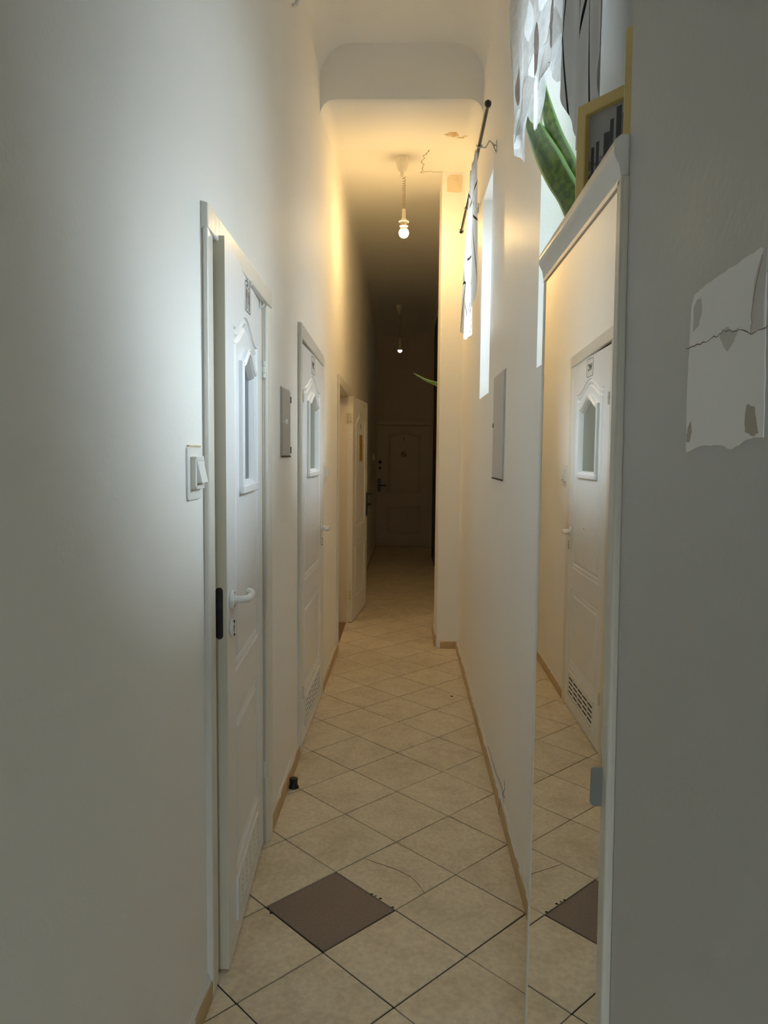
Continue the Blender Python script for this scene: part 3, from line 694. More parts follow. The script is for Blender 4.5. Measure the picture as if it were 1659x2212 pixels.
# ------------------------------------------------------------------ windows in the niches
def window(name, w, label, x, blind=None):
    y0, y1, z0, z1 = w
    mb = MB()
    bars = [(y0, y1, z0, z0 + .04), (y0, y1, z1 - .04, z1), (y0, y0 + .035, z0, z1), (y1 - .035, y1, z0, z1)]
    if y1 - y0 > .6: bars.append(((y0 + y1) / 2 - .025, (y0 + y1) / 2 + .025, z0, z1))
    for a, b, c, d in bars: mb.box(x - .02, x + .025, a, b, c, d)
    o = empty(name, (0, 0, 0), 0, label, 'window', kind='structure')
    mb.build('window_frame', M['window_frame'], o, bevel=.005)
    g = MB(); g.box(x, x + .004, y0 + .03, y1 - .03, z0 + .03, z1 - .03); g.build('glass_pane', M['pane'], o, smooth=False)
    if blind:
        b = MB(); b.box(x - .034, x - .028, y0 + .01, y1 - .01, blind, z1 - .01); b.tube([(x - .031, y0 + .01, blind), (x - .031, y1 - .01, blind)], .006, 8)
        b.build('roller_blind', M['blind'], o, smooth=False)
    L_ = bpy.data.lights.new(name + '_portal', 'AREA'); L_.shape = 'RECTANGLE'; L_.size = y1 - y0; L_.size_y = z1 - z0; L_.cycles.is_portal = True
    lo = bpy.data.objects.new(name + '_portal', L_); COL.objects.link(lo); lo.location = (x + .06, (y0 + y1) / 2, (z0 + z1) / 2); lo.rotation_euler = (0, PI / 2, PI)
    lo.rotation_euler = Matrix(((0, 0, 1), (1, 0, 0), (0, 1, 0))).to_euler()     # local -Z looks into the corridor (-X)
    return o
window('window_1', W1, 'tall window in the niche behind the mirror cabinet', .585)
window('window_2', W2, 'narrow window in the niche under the far curtain rod', .56)

# glazed opening of the entrance at the near end
w3 = empty('window_3', (0, 0, 0), 0, 'glazed panel in the wall at the near end of the corridor', 'window', kind='structure')
f3 = MB()
for a_, b_, c_, d_ in ((WF[0], WF[1], WF[2], WF[2] + .03), (WF[0], WF[1], WF[3] - .03, WF[3]), (WF[0], WF[0] + .03, WF[2], WF[3]), (WF[1] - .03, WF[1], WF[2], WF[3])): f3.box(a_, b_, Y0 - .08, Y0 - .03, c_, d_)
f3.build('window_frame', M['window_frame'], w3, bevel=.004)
f3 = MB(); f3.box(WF[0] + .02, WF[1] - .02, Y0 - .057, Y0 - .053, WF[2] + .02, WF[3] - .02); f3.build('glass_pane', M['pane'], w3, smooth=False)
_l = bpy.data.lights.new('window_3_portal', 'AREA'); _l.shape = 'RECTANGLE'; _l.size = WF[1] - WF[0]; _l.size_y = WF[3] - WF[2]; _l.cycles.is_portal = True
_o = bpy.data.objects.new('window_3_portal', _l); COL.objects.link(_o); _o.location = ((WF[0] + WF[1]) / 2, Y0 - .09, (WF[2] + WF[3]) / 2); _o.rotation_euler = (PI / 2, 0, 0)

# ------------------------------------------------------------------ wall fittings
def light_switch(y, z, label, s=1.):
    o = empty('light_switch', (XL(y), y, z), math.atan2(1, .0065), label, 'light switch', 'light switches on the left wall')
    p = MB(); p.prism(rrect(-.062, .055, -.066, .064, .010), 0, -.005, lambda q, t: (q[0], t, q[1])); pl = p.build('wall_plate', M['plastic'], o, bevel=.002)
    h = MB(); h.prism(rrect(-.040, .040, -.040, .040, .004), -.004, -.016, lambda q, t: (q[0], t, q[1])); h.build('housing', M['plastic_side'], o, bevel=.0015)
    f = MB(); ring_border(f, rrect(-.0395, .0395, -.0395, .0395, .004), .011, -.0155, -.0175); f.build('switch_frame', M['plastic'], o, bevel=.0008)
    r = MB(); r.hexa([(-.027, -.015, -.026), (.027, -.015, -.026), (.027, -.0165, .028), (-.027, -.0165, .028), (-.027, -.030, -.0245), (.027, -.030, -.0245), (.027, -.0185, .028), (-.027, -.0185, .028)])
    r.build('rocker', M['plastic'], o, bevel=.001)
    return o
s1 = light_switch(1.803, 1.432, 'white rocker light switch beside the nearest door')
light_switch(4.60, 1.365, 'white rocker light switch past the WC door')
m_ = MB(); m_.box(-.055, .045, -.0065, -.0005, .063, .0665); m_.build('peeled_edge', M['stain_wall'], s1, smooth=False)
light_switch(10.9, 1.44, 'small light switch in the dark beside the end door')

def wall_panel(name, root, w, h, mat, knob):
    b = MB(); b.box(0, w, -.004, .002, 0, h); b.build('panel_frame', M[mat], root, bevel=.001)
    d = MB(); d.box(.008, w - .008, -.008, -.003, .008, h - .008); dd = d.build('panel_door', M[mat], root, bevel=.0015)
    for z in ((h * .86, h * .10) if knob else ()):
        k = MB(); k.box(w - .004, w + .006, -.010, 0, z - .014, z + .014); k.build('hinge', M['gunmetal'], root, bevel=.001)
    g = MB(); g.box(.0, w, -.0085, -.0045, -.002, .004); g.build('panel_gap', M['dark_gap'], root, smooth=False)
    if knob: k = MB(); k.lathe([(0, -.006), (.006, -.006), (.006, -.016), (.011, -.019), (.012, -.026), (.007, -.031), (0, -.031)], (.020, 0, h * .50), axis='y', n=18); k.build('knob', M['handle'], dd)
    else: k = MB(); k.box(.012, .024, -.011, -.007, h * .50, h * .50 + .02); k.build('latch', M['gunmetal'], dd, bevel=.001)
e = empty('meter_cabinet', (XL(3.03), 3.03, 1.468), math.atan2(1, .0065), 'small grey hatch with white knob between the first two doors', 'hatch', None); wall_panel('meter_cabinet', e, .225, .288, 'panel', True)
e = empty('meter_cabinet', (XR, 3.52, 1.375), -PI / 2, 'larger grey hatch in the right wall below the far curtain', 'hatch', None); wall_panel('meter_cabinet', e, .37, .472, 'panel_r', False)

# door stop on the floor
ds = empty('door_stop', (-.474, 3.165, 0), 0, 'black rubber door stop on the tiles by left skirting', 'door stop')
m_ = MB(); m_.lathe([(0, 0), (.021, 0), (.021, .006), (.017, .012), (.0165, .030), (.019, .036), (.018, .043), (.012, .045), (0, .045)], n=24); m_.build('rubber_body', M['rubber'], ds)
m_ = MB(); m_.lathe([(0, .0), (.023, 0), (.023, .004), (0, .004)], n=24); m_.build('base_ring', M['gunmetal'], ds)

# ------------------------------------------------------------------ mirror cabinet
mc = empty('mirror_cabinet', (.218, .78, 0), PI / 2 + -.0, 'tall white cabinet with a mirror door below the window', 'cabinet')
mc.rotation_euler = (0, 0, math.atan2(.43, .0034))
# local: u along the corridor, -y into the wall side?  (u = +Y, y = -X)  -> outward (towards the corridor) is +y
W_ = .43; Z_ = 1.80
m_ = MB(); m_.box(.004, W_, -.195, -.006, .02, Z_ - .04); m_.build('carcass', M['cabinet'], mc, bevel=.002)
m_ = MB(); m_.hexa([(-.032, -.001, .06), (W_ - .010, -.001, .06), (W_ - .010, .0, .06), (-.032, .0, .06), (.0, -.001, Z_ - .04), (W_ - .010, -.001, Z_ - .04), (W_ - .010, .0, Z_ - .04), (.0, .0, Z_ - .04)])
tag(m_.build('mirror_glass', M['mirror'], mc, smooth=False), 'tall mirror reflecting the WC door and tiles')
m_ = MB(); m_.hexa([(-.066, -.012, .02), (-.028, -.012, .02), (-.028, .002, .02), (-.066, .002, .02), (-.006, -.012, Z_ - .035), (.012, -.012, Z_ - .035), (.012, .002, Z_ - .035), (-.006, .002, Z_ - .035)]); m_.build('door_stile', M['stile'], mc, bevel=.003)
m_ = MB(); m_.box(W_ - .012, W_ + .006, -.012, .0008, .02, Z_ - .035); m_.build('door_stile', M['rail'], mc, bevel=.002)
m_ = MB(); m_.box(.0, W_, -.195, -.006, 0, .05); m_.build('plinth', M['cabinet'], mc)
# cornice: cap rail, cove below, silver bead
pr_ = [(-.20, Z_ + .006), (.002, Z_ + .006), (.008, Z_ + .001), (.009, Z_ - .012), (.006, Z_ - .019), (.003, Z_ - .024), (.001, Z_ - .036), (-.20, Z_ - .036)]
m_ = MB(); m_.prism(pr_, .0, W_ + .008, lambda q, t: (t, q[0], q[1])); m_.build('cornice', M['rail'], mc, angle=50)
m_ = MB(); m_.box(.002, W_ + .002, -.002, .002, Z_ - .043, Z_ - .037); m_.build('silver_bead', M['alu'], mc)
m_ = MB(); m_.prism(rrect(-.002, .0135, 1.106, 1.148, .004), -.009, -.005, lambda q, t: (t, q[0], q[1])); m_.build('finger_pull', M['pull'], mc, smooth=False)

# picture frames standing on the cabinet
def picture(loc, rz, w, h, label):
    o = empty('picture_frame', loc, rz, label, 'picture frame', 'picture frames on the cabinet')
    m = MB(); ring_border(m, [(0, 0), (w, 0), (w, h), (0, h)], .017, -.014, .004); m.build('frame', M['frame_y'], o, bevel=.002)
    p = MB(); p.box(.014, w - .014, -.004, .002, .014, h - .014); ph = p.build('print', M['photo'], o, smooth=False)
    b = MB()
    for (x0, x1, zt) in ((.022, .027, .128), (.031, .036, .134), (.045, .055, .142), (.056, .062, .158), (.067, .076, .172), (.078, .084, .160), (.090, .098, .176), (.100, .106, .15), (.112, .124, .165)):
        if x1 < w - .016: b.box(x0, x1, -.0046, -.0038, .10, min(zt + .014, h - .018))
    b.build('skyline', M['photo_tower'], ph, smooth=False)
    return o
picture((.270, 1.19, Z_ + .006), math.atan2(-.809, .588), .15, .208, 'yellow framed city skyline photo on the mirror cabinet')
picture((.268, .925, Z_ + .006), math.atan2(-.90, .42), .11, .178, 'second yellow frame on the cabinet, mostly behind the wall corner')

# ------------------------------------------------------------------ curtain rods and curtains
def rod(a, b, r, label, brackets, mat='rod', fin='rod'):
    a, b = Vector(a), Vector(b); o = empty('curtain_rod', a, 0, label, 'curtain rod', None)
    m = MB(); m.tube([(0, 0, 0), (b - a)], r, 14); m.build('pole', M[mat], o)
    d = (b - a).normalized()
    for p, s in ((Vector((0, 0, 0)), -1), (b - a, 1)):
        f = MB(); f.tube([p - d * s * .004, p + d * s * .004, p + d * s * .014, p + d * s * .022, p + d * s * .030, p + d * s * .034], [r * 1.2, r * 1.7, r * 1.75, r * 1.7, r * 1.2, r * .4], 14); f.build('finial', M[fin], o)
    for t in brackets:
        p = (b - a) * t; wx = XR - a.x - p.x
        k = MB(); k.tube([p + Vector((.0, 0, -r - .001)), p + Vector((.03, 0, -r - .004)), p + Vector((wx - .035, 0, .020)), p + Vector((wx - .012, 0, .0)), p + Vector((wx, 0, -.004))], .0035, 8)
        k.tube([p + Vector((wx - .02, 0, .008)), p + Vector((wx - .004, .0, -.03))], .003, 8)
        k.tube([p + Vector((r * 1.5 * math.cos(q), 0, r * 1.5 * math.sin(q))) for q in [PI * (1 + k_ / 10) for k_ in range(11)]], .003, 8)
        k.box(p.x + wx - .003, p.x + wx, p.y - .008, p.y + .008, p.z - .035, p.z + .02)
        k.build('bracket', M['steel'], o)
    return o
rod((.337, 3.271, 2.965), (.359, 4.973, 2.95), .0085, 'black curtain rod before the pillar with a white line print curtain', (.23, .74))
rod((.345, 1.15, 3.015), (.345, 2.50, 3.015), .011, 'curtain rod over the near window carrying lace and line print curtains', (.02, .98), mat='finial', fin='finial')

class Cloth:
    """hanging cloth: s along the corridor (Y), t down; fold amplitude grows downwards"""
    def __init__(s, y_top, y_bot, x, z_top, hem, amp, nf, seed, lean=0., ns=120, nt=60):
        s.__dict__.update(locals())
    def P(s, a, t, off=0.):
        y0 = s.y_top[0] + (s.y_top[1] - s.y_top[0]) * a; y1 = s.y_bot[0] + (s.y_bot[1] - s.y_bot[0]) * a
        k = t * t * (3 - 2 * t) if t < 1 else 1
        yy = y0 + (y1 - y0) * k
        zb = s.hem(a); z = s.z_top + (zb - s.z_top) * t
        ph = s.seed + 1.4 * math.sin(3.1 * a + s.seed)
        f = math.sin(2 * PI * s.nf * a + ph) + .45 * math.sin(2 * PI * s.nf * 2.3 * a + 1.7 * ph + t)
        x = s.x + s.lean * t + s.amp * f * (.35 + .65 * t) + off
        return Vector((x, yy, z))
    def mesh(s, name, mat, parent=None):
        m = MB(); m.uv = []
        for i in range(s.ns + 1):
            for j in range(s.nt + 1):
                a, t = i / s.ns, j / s.nt; p = s.P(a, t); m.v.append(tuple(p)); m.uv.append((a * abs(s.y_bot[1] - s.y_bot[0]) * 2.2, t * (s.z_top - s.hem(a))))
        for i in range(s.ns):
            for j in range(s.nt): q = i * (s.nt + 1) + j; m.f.append((q, q + 1, q + s.nt + 2, q + s.nt + 1)); m.m.append(0)
        o = m.build(name, mat, parent, fix=False, angle=180); return o
    def patch(s, pts, off):
        """flat outline given in (a, z) laid on the cloth"""
        m = MB(); n = len(pts); c = (sum(p[0] for p in pts) / n, sum(p[1] for p in pts) / n); vs = []
        def Q(a, z):
            a = min(1, max(0, a)); t = (s.z_top - z) / (s.z_top - s.hem(a)); return s.P(a, min(1., t), off)
        rings = (1, .9, .8, .7, .6, .5, .4, .3, .2, .1)
        for r in rings: vs += [Q(c[0] + (p[0] - c[0]) * r, c[1] + (p[1] - c[1]) * r) for p in pts]
        vs.append(Q(*c)); f = []
        for i in range(len(rings) - 1):
            for k in range(n): f.append((i * n + k, i * n + (k + 1) % n, (i + 1) * n + (k + 1) % n, (i + 1) * n + k))
        f += [((len(rings) - 1) * n + k, (len(rings) - 1) * n + (k + 1) % n, len(vs) - 1) for k in range(n)]
        m.add(vs, f); return m
def lerp_tab(tab):
    def fn(a):
        for (a0, v0), (a1, v1) in zip(tab, tab[1:]):
            if a <= a1: return v0 + (v1 - v0) * (a - a0) / (a1 - a0)
        return tab[-1][1]
    return fn
HEM = lerp_tab([(0, 2.46), (.12, 2.40), (.28, 2.335), (.33, 2.36), (.36, 2.44), (.45, 2.385), (.55, 2.335), (.65, 2.322), (.68, 2.36), (.70, 2.45), (.78, 2.40), (.85, 2.37), (.92, 2.32), (1, 2.305)])
lace = Cloth((2.64, 1.68), (2.45, 1.68), .338, 3.0, HEM, .0065, 4.2, .8)
LC = empty('lace_curtain', (0, 0, 0), 0, 'sheer white lace curtain with leaf motifs over the near window', 'curtain')
lace.mesh('net', M['lace'], LC)
def leaf_shape(a0, z0, a1, z1, w, n=18, bend=0.):
    d = Vector((a1 - a0, (z1 - z0))); L_ = d.length; d = d / L_; nn = Vector((-d.y, d.x)); out = []
    for side in (1, -1):
        ks = range(n + 1) if side == 1 else range(n - 1, 0, -1)
        for k in ks:
            t = k / n; h = w * math.sin(PI * t) ** .8 * (1.15 - .5 * t); q = Vector((a0, z0)) + d * (L_ * t) + nn * (side * h + bend * math.sin(PI * t)); out.append((q.x, q.y))
    return out
for (a0, z0, a1, z1, w, kind, b) in (
        (.15, 2.55, .19, 2.68, .035, 'lace_tan', .006), (.56, 2.475, .58, 2.615, .075, 'lace_tan', .0), (.80, 2.44, .83, 2.57, .075, 'lace_tan', .0),
        (.17, 2.41, .15, 2.54, .085, 'lace_dense', .0), (.52, 2.345, .58, 2.465, .10, 'lace_dense', .0), (.40, 2.52, .46, 2.58, .05, 'lace_dense', .0),
        (.78, 2.385, .93, 2.42, .09, 'lace_dense', .02), (.66, 2.60, .70, 2.72, .07, 'lace_dense', 0), (.40, 2.64, .43, 2.76, .07, 'lace_dense', 0), (.92, 2.54, .96, 2.66, .05, 'lace_dense', .0), (.26, 2.50, .30, 2.62, .045, 'lace_dense', .0)):
    tag(lace.patch(leaf_shape(a0, z0, a1, z1, w, bend=b), -.0022).build('leaf_motif', M[kind], LC, fix=False, angle=180), {'lace_tan': 'fawn leaf', 'lace_dense': 'dense white leaf'}[kind])
for band in ([(.12, 2.46), (.22, 2.54), (.36, 2.56), (.48, 2.50), (.42, 2.45), (.26, 2.43)], [(.60, 2.42), (.72, 2.54), (.90, 2.50), (.97, 2.42), (.80, 2.41), (.70, 2.40)]):
    lace.patch(band, -.0015).build('glitter_band', M['lace_glit'], LC, fix=False, angle=180)
for pth in ([(.12, 2.44), (.22, 2.50), (.34, 2.55), (.50, 2.58), (.66, 2.60)], [(.34, 2.55), (.30, 2.60), (.24, 2.64)], [(.52, 2.58), (.60, 2.52), (.70, 2.50), (.82, 2.53)]):
    t_ = MB(); t_.tube([lace.P(a, (3.0 - z) / (3.0 - HEM(a)), -.003) for a, z in pth], .0018, 6); t_.build('stem_motif', M['lace_dense'], LC)

HEM1 = lerp_tab([(0, 2.27), (.15, 2.19), (.3, 2.12), (.5, 2.05), (.62, 2.04), (.75, 2.06), (.88, 2.10), (1, 2.18)])
cl = Cloth((1.62, 1.25), (1.61, 1.265), .318, 3.0, HEM1, .007, 2.6, 2.2, ns=90)
o = cl.mesh('line_print_curtain', M['cloth_lines']); tag(o, 'grey white curtain tail with black line print at the near window', 'curtain', 'line print curtains')
HEM2 = lerp_tab([(0, 2.26), (.12, 2.21), (.3, 2.14), (.5, 2.11), (.7, 2.12), (.85, 2.17), (1, 2.30)])
cl = Cloth((4.08, 3.72), (4.50, 3.66), .334, 2.972, HEM2, .011, 3.2, .5, ns=90)
o = cl.mesh('line_print_curtain', M['cloth_lines_b']); tag(o, 'narrow white curtain with black line print on the far rod', 'curtain', 'line print curtains')

# ------------------------------------------------------------------ plants
def blade(path, w, roll, parent, mat, tip=.0, cup=.25):
    """sansevieria leaf along a path; w = max half width"""
    P = [Vector(p) for p in path]; n = 26; nn = 8; pts = []
    for i in range(n + 1):       # Catmull-Rom through the points
        t = i / n * (len(P) - 1); k = min(int(t), len(P) - 2); u = t - k
        p0, p1, p2, p3 = P[max(k - 1, 0)], P[k], P[k + 1], P[min(k + 2, len(P) - 1)]
        pts.append(.5 * ((2 * p1) + (p2 - p0) * u + (2 * p0 - 5 * p1 + 4 * p2 - p3) * u * u + (3 * p1 - p0 - 3 * p2 + p3) * u ** 3))
    m = MB(); m.uv = []; R_ = Vector(roll).normalized()
    for i, p in enumerate(pts):
        t = i / n; d = (pts[min(i + 1, n)] - pts[max(i - 1, 0)]).normalized(); s = (R_ - d * R_.dot(d)).normalized(); q = d.cross(s)
        ww = w * min(1, .55 + 1.3 * t) * (1 - tip * 0) * min(1, ((1 - t) / .45) ** .75 if t > .55 else 1) + .0008
        for j in range(nn + 1):
            a = j / nn * 2 - 1; m.v.append(tuple(p + s * (a * ww) + q * (cup * ww * a * a))); m.uv.append((j / nn, t))
    for i in range(n):
        for j in range(nn): a = i * (nn + 1) + j; m.f.append((a, a + 1, a + nn + 2, a + nn + 1)); m.m.append(0)
    o = m.build('leaf', M[mat], parent, fix=False, angle=180)
    s = o.modifiers.new('thick', 'SOLIDIFY'); s.thickness = .004; s.offset = 0
    return o
def pot(root, r, h):
    m = MB(); m.lathe([(0, 0), (r * .72, 0), (r * .95, h * .85), (r * 1.05, h * .85), (r * 1.05, h), (r * .92, h), (r * .90, h * .90), (0, h * .90)], n=28); p = m.build('pot', M['pot'], root)
    s = MB(); s.lathe([(0, h * .88), (r * .9, h * .88), (r * .85, h * .92), (0, h * .925)], n=28); s.build('soil', M['soil'], root)
sp = empty('snake_plant', (.505, 2.12, W1[2]), 0, 'tall green snake plant on the sill behind the lace curtain', 'plant')
pot(sp, .062, .13)
K = Vector((.505, 2.12, W1[2]))
def rel(*pts): return [Vector(p) - K for p in pts]
L1 = ((.505, 2.14, 1.88), (.490, 2.12, 2.05), (.455, 2.13, 2.183), (.415, 2.161, 2.276), (.385, 2.24, 2.39), (.368, 2.389, 2.548), (.362, 2.43, 2.63))
L2 = ((.515, 2.13, 1.88), (.505, 2.12, 2.06), (.48, 2.139, 2.186), (.45, 2.168, 2.285), (.425, 2.227, 2.397), (.40, 2.268, 2.526), (.388, 2.30, 2.64))
blade(rel(*L1), .040, (.55, -.83, .1), sp, 'leaf')
blade(rel(*L2), .034, (.6, -.8, .1), sp, 'leaf')
blade(rel((.53, 2.14, 1.88), (.545, 2.15, 2.10), (.55, 2.19, 2.28), (.555, 2.24, 2.45), (.545, 2.26, 2.53)), .030, (.7, -.7, 0), sp, 'leaf_pale')
blade(rel((.495, 2.10, 1.88), (.485, 2.11, 2.04), (.468, 2.13, 2.15), (.445, 2.15, 2.215)), .030, (.6, -.8, .1), sp, 'leaf')
blade(rel((.53, 2.10, 1.88), (.54, 2.08, 2.10), (.53, 2.08, 2.28)), .028, (.7, -.7, 0), sp, 'leaf')
sh = MB(); sh.box(.285, .455, 6.25, 6.55, 1.80, 1.82)
tag(sh.build('wall_shelf', M['cabinet'], bevel=.002), 'small white wall shelf hidden behind the pillar', 'shelf')
K = Vector((.38, 6.40, 1.82)); sp2 = empty('snake_plant', K, 0, 'green leaf tip curving out from behind the pillar', 'plant')
pot(sp2, .06, .11)
blade(rel((.375, 6.38, 1.92), (.36, 6.38, 1.99), (.335, 6.37, 2.045), (.27, 6.36, 2.085), (.18, 6.34, 2.115), (.07, 6.32, 2.172)), .017, (.0, -.25, 1), sp2, 'leaf_pale', cup=.2)
blade(rel((.39, 6.41, 1.92), (.40, 6.42, 2.05), (.41, 6.45, 2.20)), .022, (.7, -.7, 0), sp2, 'leaf')

# ------------------------------------------------------------------ pendant lamps
def pendant(x, y, zc, drop, label, lit):
    o = empty('pendant_lamp', (x, y, zc), 0, label, 'lamp', 'bare bulb pendants')
    m = MB(); m.lathe([(0, -.006), (.046, -.004), (.045, -.03), (.039, -.065), (.031, -.088), (.016, -.098), (.013, -.104), (.013, -.128), (0, -.128)], (.004, 0, 0), n=28); m.build('ceiling_cup', M['lampcup'], o)
    z0, z1 = -.13, -drop
    pts = []; turns = 17
    for k in range(turns * 12 + 1):
        t = k / (turns * 12); tt = t ** .8; a = 2 * PI * turns * t; pts.append((.018 + .0105 * math.cos(a), .0105 * math.sin(a), z0 + (z1 - z0) * tt))
    m = MB(); m.tube(pts, .0022, 6); m.build('coiled_cord', M['cord'], o)
    m = MB(); m.lathe([(0, z1 + .004), (.0125, z1 + .004), (.0135, z1 - .055), (.018, z1 - .065), (.0175, z1 - .068), (.035, z1 - .078), (.036, z1 - .083), (.030, z1 - .086), (.019, z1 - .080), (.019, z1 - .104), (.0295, z1 - .108), (.030, z1 - .113), (.024, z1 - .118), (.019, z1 - .126), (.016, z1 - .130), (0, z1 - .130)], (.020, 0, 0), n=28)
    m.build('socket', M['lampcup'], o)
    zb = z1 - .158; r = .034
    pf = [(0, zb + .034), (.014, zb + .033)] + [(r * math.sin(a), zb + r * math.cos(a)) for a in [.35 + (PI - .35) * k / 14 for k in range(15)]]
    if lit:
        m = MB(); m.lathe([(0, zb + .0345), (.0150, zb + .0338)] + [((r + .0008) * math.sin(a), zb + (r + .0008) * math.cos(a)) for a in [.42 + .43 * k / 5 for k in range(6)]] + [(.0245, zb + .0222), (0, zb + .0222)], (.021, 0, 0), n=28); m.build('bulb_collar', M['lampcup'], o)  # opaque collar added on the lit bulb to hold light off the ceiling
        m = MB(); m.lathe(pf, (.021, 0, 0), n=28); m.build('bulb', M['bulb'], o)
    else:
        m = MB(); m.lathe([(0, zb + .045), (.014, zb + .044), (r, zb + .006), (r, zb - .002), (0, zb - .002)], (.021, 0, 0), n=28); m.build('bulb_collar', M['lampcup'], o)
        m = MB(); m.lathe([(0, zb - .001)] + [(r * .97 * math.sin(a), zb + r * .97 * math.cos(a) * 1.1) for a in [PI / 2 + (PI / 2) * k / 8 for k in range(9)]], (.021, 0, 0), n=28); m.build('bulb', M['bulb_far'], o)
    return o
pendant(-.042, 5.323, 3.552, .358, 'lit bare bulb hanging by a coiled cord in the middle of the corridor', True)
pendant(-.097, 10.40, 3.552, .46, 'small bulb hanging in the dark before the end door', False)

# ------------------------------------------------------------------ wear on walls and ceiling
WX = XN - .0012
def npatch(name, pts, mat, off=0.):
    m = MB(); P = []
    for a, b in zip(pts, pts[1:] + pts[:1]):
        P.append(a)
        for k in (.25, .5, .75): P.append((a[0] + (b[0] - a[0]) * k + random.uniform(-.0006, .0006), a[1] + (b[1] - a[1]) * k + random.uniform(-.0006, .0006)))
    m.prism(P, XN + .004, XN - .0008 - off * .3, lambda q, t: (t, q[0], q[1])); return m.build(name, M[mat], WN, smooth=False)
# (Y, z) outline of the scraped plaster patch
tag(npatch('bare_plaster_patch', [(.590, 1.484), (.560, 1.489), (.53, 1.489), (.51, 1.486), (.49, 1.492), (.466, 1.493), (.467, 1.53), (.470, 1.56), (.4715, 1.59), (.472, 1.608), (.480, 1.612), (.50, 1.611), (.52, 1.610), (.545, 1.609), (.565, 1.608), (.578, 1.606), (.587, 1.604), (.591, 1.597), (.592, 1.570), (.593, 1.54), (.592, 1.51)], 'bare'), 'rough white patch of bare plaster')
npatch('flaked_paint', [(.472, 1.562), (.488, 1.560), (.4885, 1.575), (.487, 1.59), (.482, 1.602), (.476, 1.610), (.472, 1.609)], 'bare_b', .0006)
npatch('flaked_paint', [(.536, 1.566), (.528, 1.557), (.521, 1.553), (.512, 1.559), (.505, 1.567), (.518, 1.5665), (.522, 1.570), (.532, 1.570)], 'bare_b', .0006)
npatch('flaked_paint', [(.586, 1.595), (.581, 1.600), (.572, 1.600), (.570, 1.590), (.575, 1.580), (.585, 1.577)], 'bare_b', .0006)
npatch('brown_stain', [(.590, 1.492), (.584, 1.492), (.580, 1.500), (.582, 1.509), (.587, 1.505), (.590, 1.498)], 'stain', .0006)
npatch('brown_stain', [(.490, 1.497), (.479, 1.494), (.472, 1.496), (.475, 1.503), (.479, 1.513), (.489, 1.515), (.491, 1.507)], 'stain', .0006)
crack('plaster_crack', [(XN - .0010, .60, 1.566), (XN - .0010, .57, 1.5655), (XN - .0010, .545, 1.5665), (XN - .0010, .53, 1.568), (XN - .0010, .505, 1.565), (XN - .0010, .488, 1.560), (XN - .0010, .465, 1.561)], .0004, M['crack_thin'], WN, (-1, 0, 0), .0009, th=.0002)
crack('plaster_crack', [(XN - .0010, .488, 1.561), (XN - .0010, .488, 1.575), (XN - .0010, .485, 1.59), (XN - .0010, .477, 1.607)], .0004, M['crack_thin'], WN, (-1, 0, 0), .0009, th=.0002)
# ceiling crack and stains beside the pillar
zc = 3.5496
crack('ceiling_crack', [(.139, 5.18, zc), (.125, 5.27, zc), (.106, 5.363, zc), (.112, 5.50, zc), (.10, 5.60, zc)], .003, M['crack'], C2, (0, 0, -1), .012)
crack('ceiling_crack', [(.09, 5.60, zc), (.15, 5.575, zc), (.205, 5.59, zc), (.26, 5.585, zc)], .003, M['crack'], C2, (0, 0, -1), .012)
XYD = ((1, 0, 0), (0, -1, 0))
blob('water_stain', (.285, 4.87, 3.5140), .04, M['stain_wall'], BEAM, XYD, sx=1.0, sz=1.2, rough=.45)
blob('water_stain', (.335, 4.93, 3.5185), .018, M['stain_wall'], BEAM, XYD, sx=1.4, sz=.5, rough=.5)
blob('water_stain', (.385, 4.90, 3.5165), .016, M['stain_wall'], BEAM, XYD, sx=1.6, sz=.6, rough=.5)
XZ = ((1, 0, 0), (0, 0, 1))
sq = MB(); P = rrect(.292, .402, 3.405, 3.528, .02); P = [(a + random.uniform(-.005, .005), b + random.uniform(-.005, .005)) for a, b in P]
sq.prism(P, YP + .004, YP - .003, lambda q, t: (q[0], t, q[1])); tag(sq.build('plaster_patch', pmat('ochre plaster', (.82, .72, .54), .8, bump=[(30, .002)], var=(12, (.72, .60, .40), .25)), WP, smooth=False), 'square ochre plaster patch at top of pillar')
# white conduit stub at the top of the left wall
hk = empty('wall_hook', (XL(3.15), 3.15, 3.365), math.atan2(1, .0065), 'white curved wall hook high on the left wall', 'hook')
m_ = MB(); m_.lathe([(0, 0), (.030, 0), (.028, -.010), (.016, -.016), (0, -.016)], (0, 0, .03), axis='y', n=20); m_.build('hook_base', M['plastic'], hk)
m_ = MB(); m_.tube([(0, -.012, .03), (0, -.035, .025), (0, -.052, .0), (0, -.056, -.03), (0, -.048, -.055), (0, -.030, -.062)], [.012, .011, .010, .009, .008, .007], 12); m_.build('hook_arm', M['plastic_side'], hk)

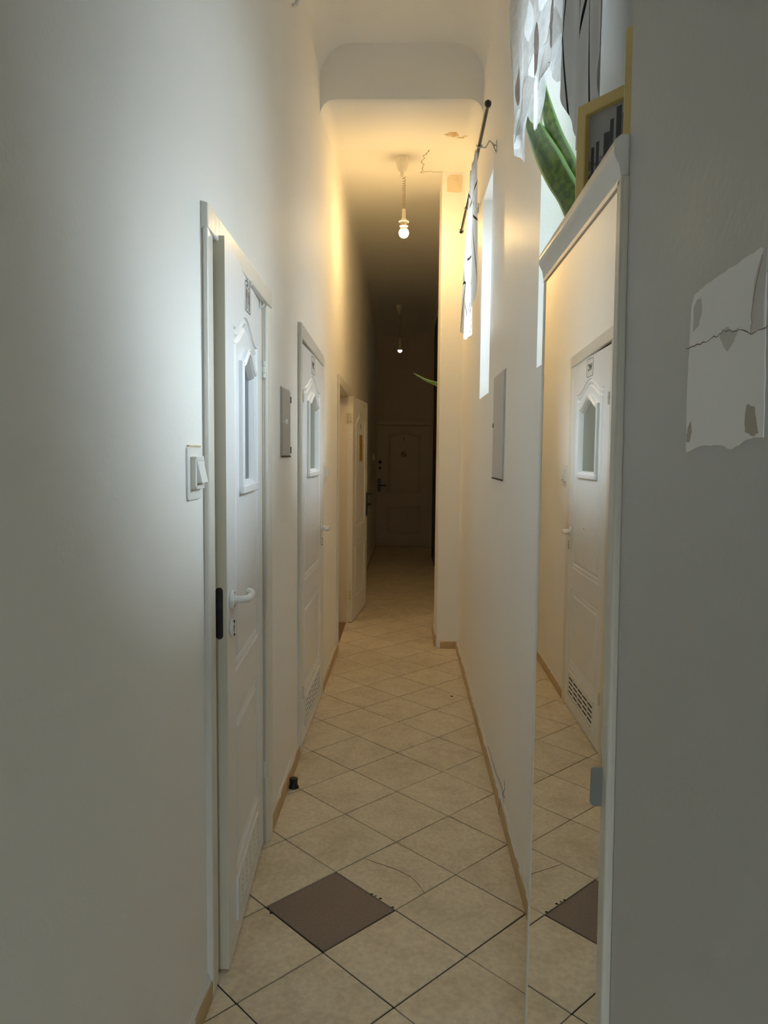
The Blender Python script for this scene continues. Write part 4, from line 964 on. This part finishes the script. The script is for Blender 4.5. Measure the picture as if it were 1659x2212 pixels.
# ------------------------------------------------------------------ daylight
w = bpy.data.worlds.new('overcast sky'); SC.world = w; w.use_nodes = True
bg = w.node_tree.nodes['Background']; bg.inputs[1].default_value = 11.
# courtyard sky: dim walls and ground low down, bright overcast sky overhead
_tc = w.node_tree.nodes.new('ShaderNodeTexCoord'); _sp = w.node_tree.nodes.new('ShaderNodeSeparateXYZ'); _rp = w.node_tree.nodes.new('ShaderNodeValToRGB')
w.node_tree.links.new(_tc.outputs['Generated'], _sp.inputs[0]); w.node_tree.links.new(_sp.outputs[2], _rp.inputs[0]); w.node_tree.links.new(_rp.outputs[0], bg.inputs[0])
_rp.color_ramp.elements[0].position = 0.; _rp.color_ramp.elements[0].color = (.31, .33, .34, 1)
_rp.color_ramp.elements[1].position = .55; _rp.color_ramp.elements[1].color = (1.66, 1.86, 2.02, 1)
_e = _rp.color_ramp.elements.new(.12); _e.color = (.53, .59, .63, 1)

# ------------------------------------------------------------------ camera
f_px, yaw, pitch, roll = 1592.93, -.026535, -.077442, -.0096147
F_ = Vector((math.sin(yaw) * math.cos(pitch), math.cos(yaw) * math.cos(pitch), math.sin(pitch))); R0 = Vector((math.cos(yaw), -math.sin(yaw), 0)); D0 = F_.cross(R0)
Rr = R0 * math.cos(roll) + D0 * math.sin(roll); Dd = -R0 * math.sin(roll) + D0 * math.cos(roll)
cam = bpy.data.cameras.new('camera'); co = bpy.data.objects.new('camera', cam); COL.objects.link(co)
U = -Dd; Bk = -F_
co.matrix_world = Matrix(((Rr.x, U.x, Bk.x, 0), (Rr.y, U.y, Bk.y, 0), (Rr.z, U.z, Bk.z, 1.48), (0, 0, 0, 1)))
cam.sensor_fit = 'VERTICAL'; cam.sensor_height = 24; cam.lens = f_px / 2212 * 24; cam.clip_start = .02
SC.camera = co
SC.view_settings.view_transform = 'Standard'; SC.view_settings.look = 'None'; SC.view_settings.gamma = 1.; SC.view_settings.exposure = .44
try: SC.view_settings.use_curve_mapping = False
except Exception: pass
SC.cycles.max_bounces = 12; SC.cycles.diffuse_bounces = 8; SC.cycles.transparent_max_bounces = 16
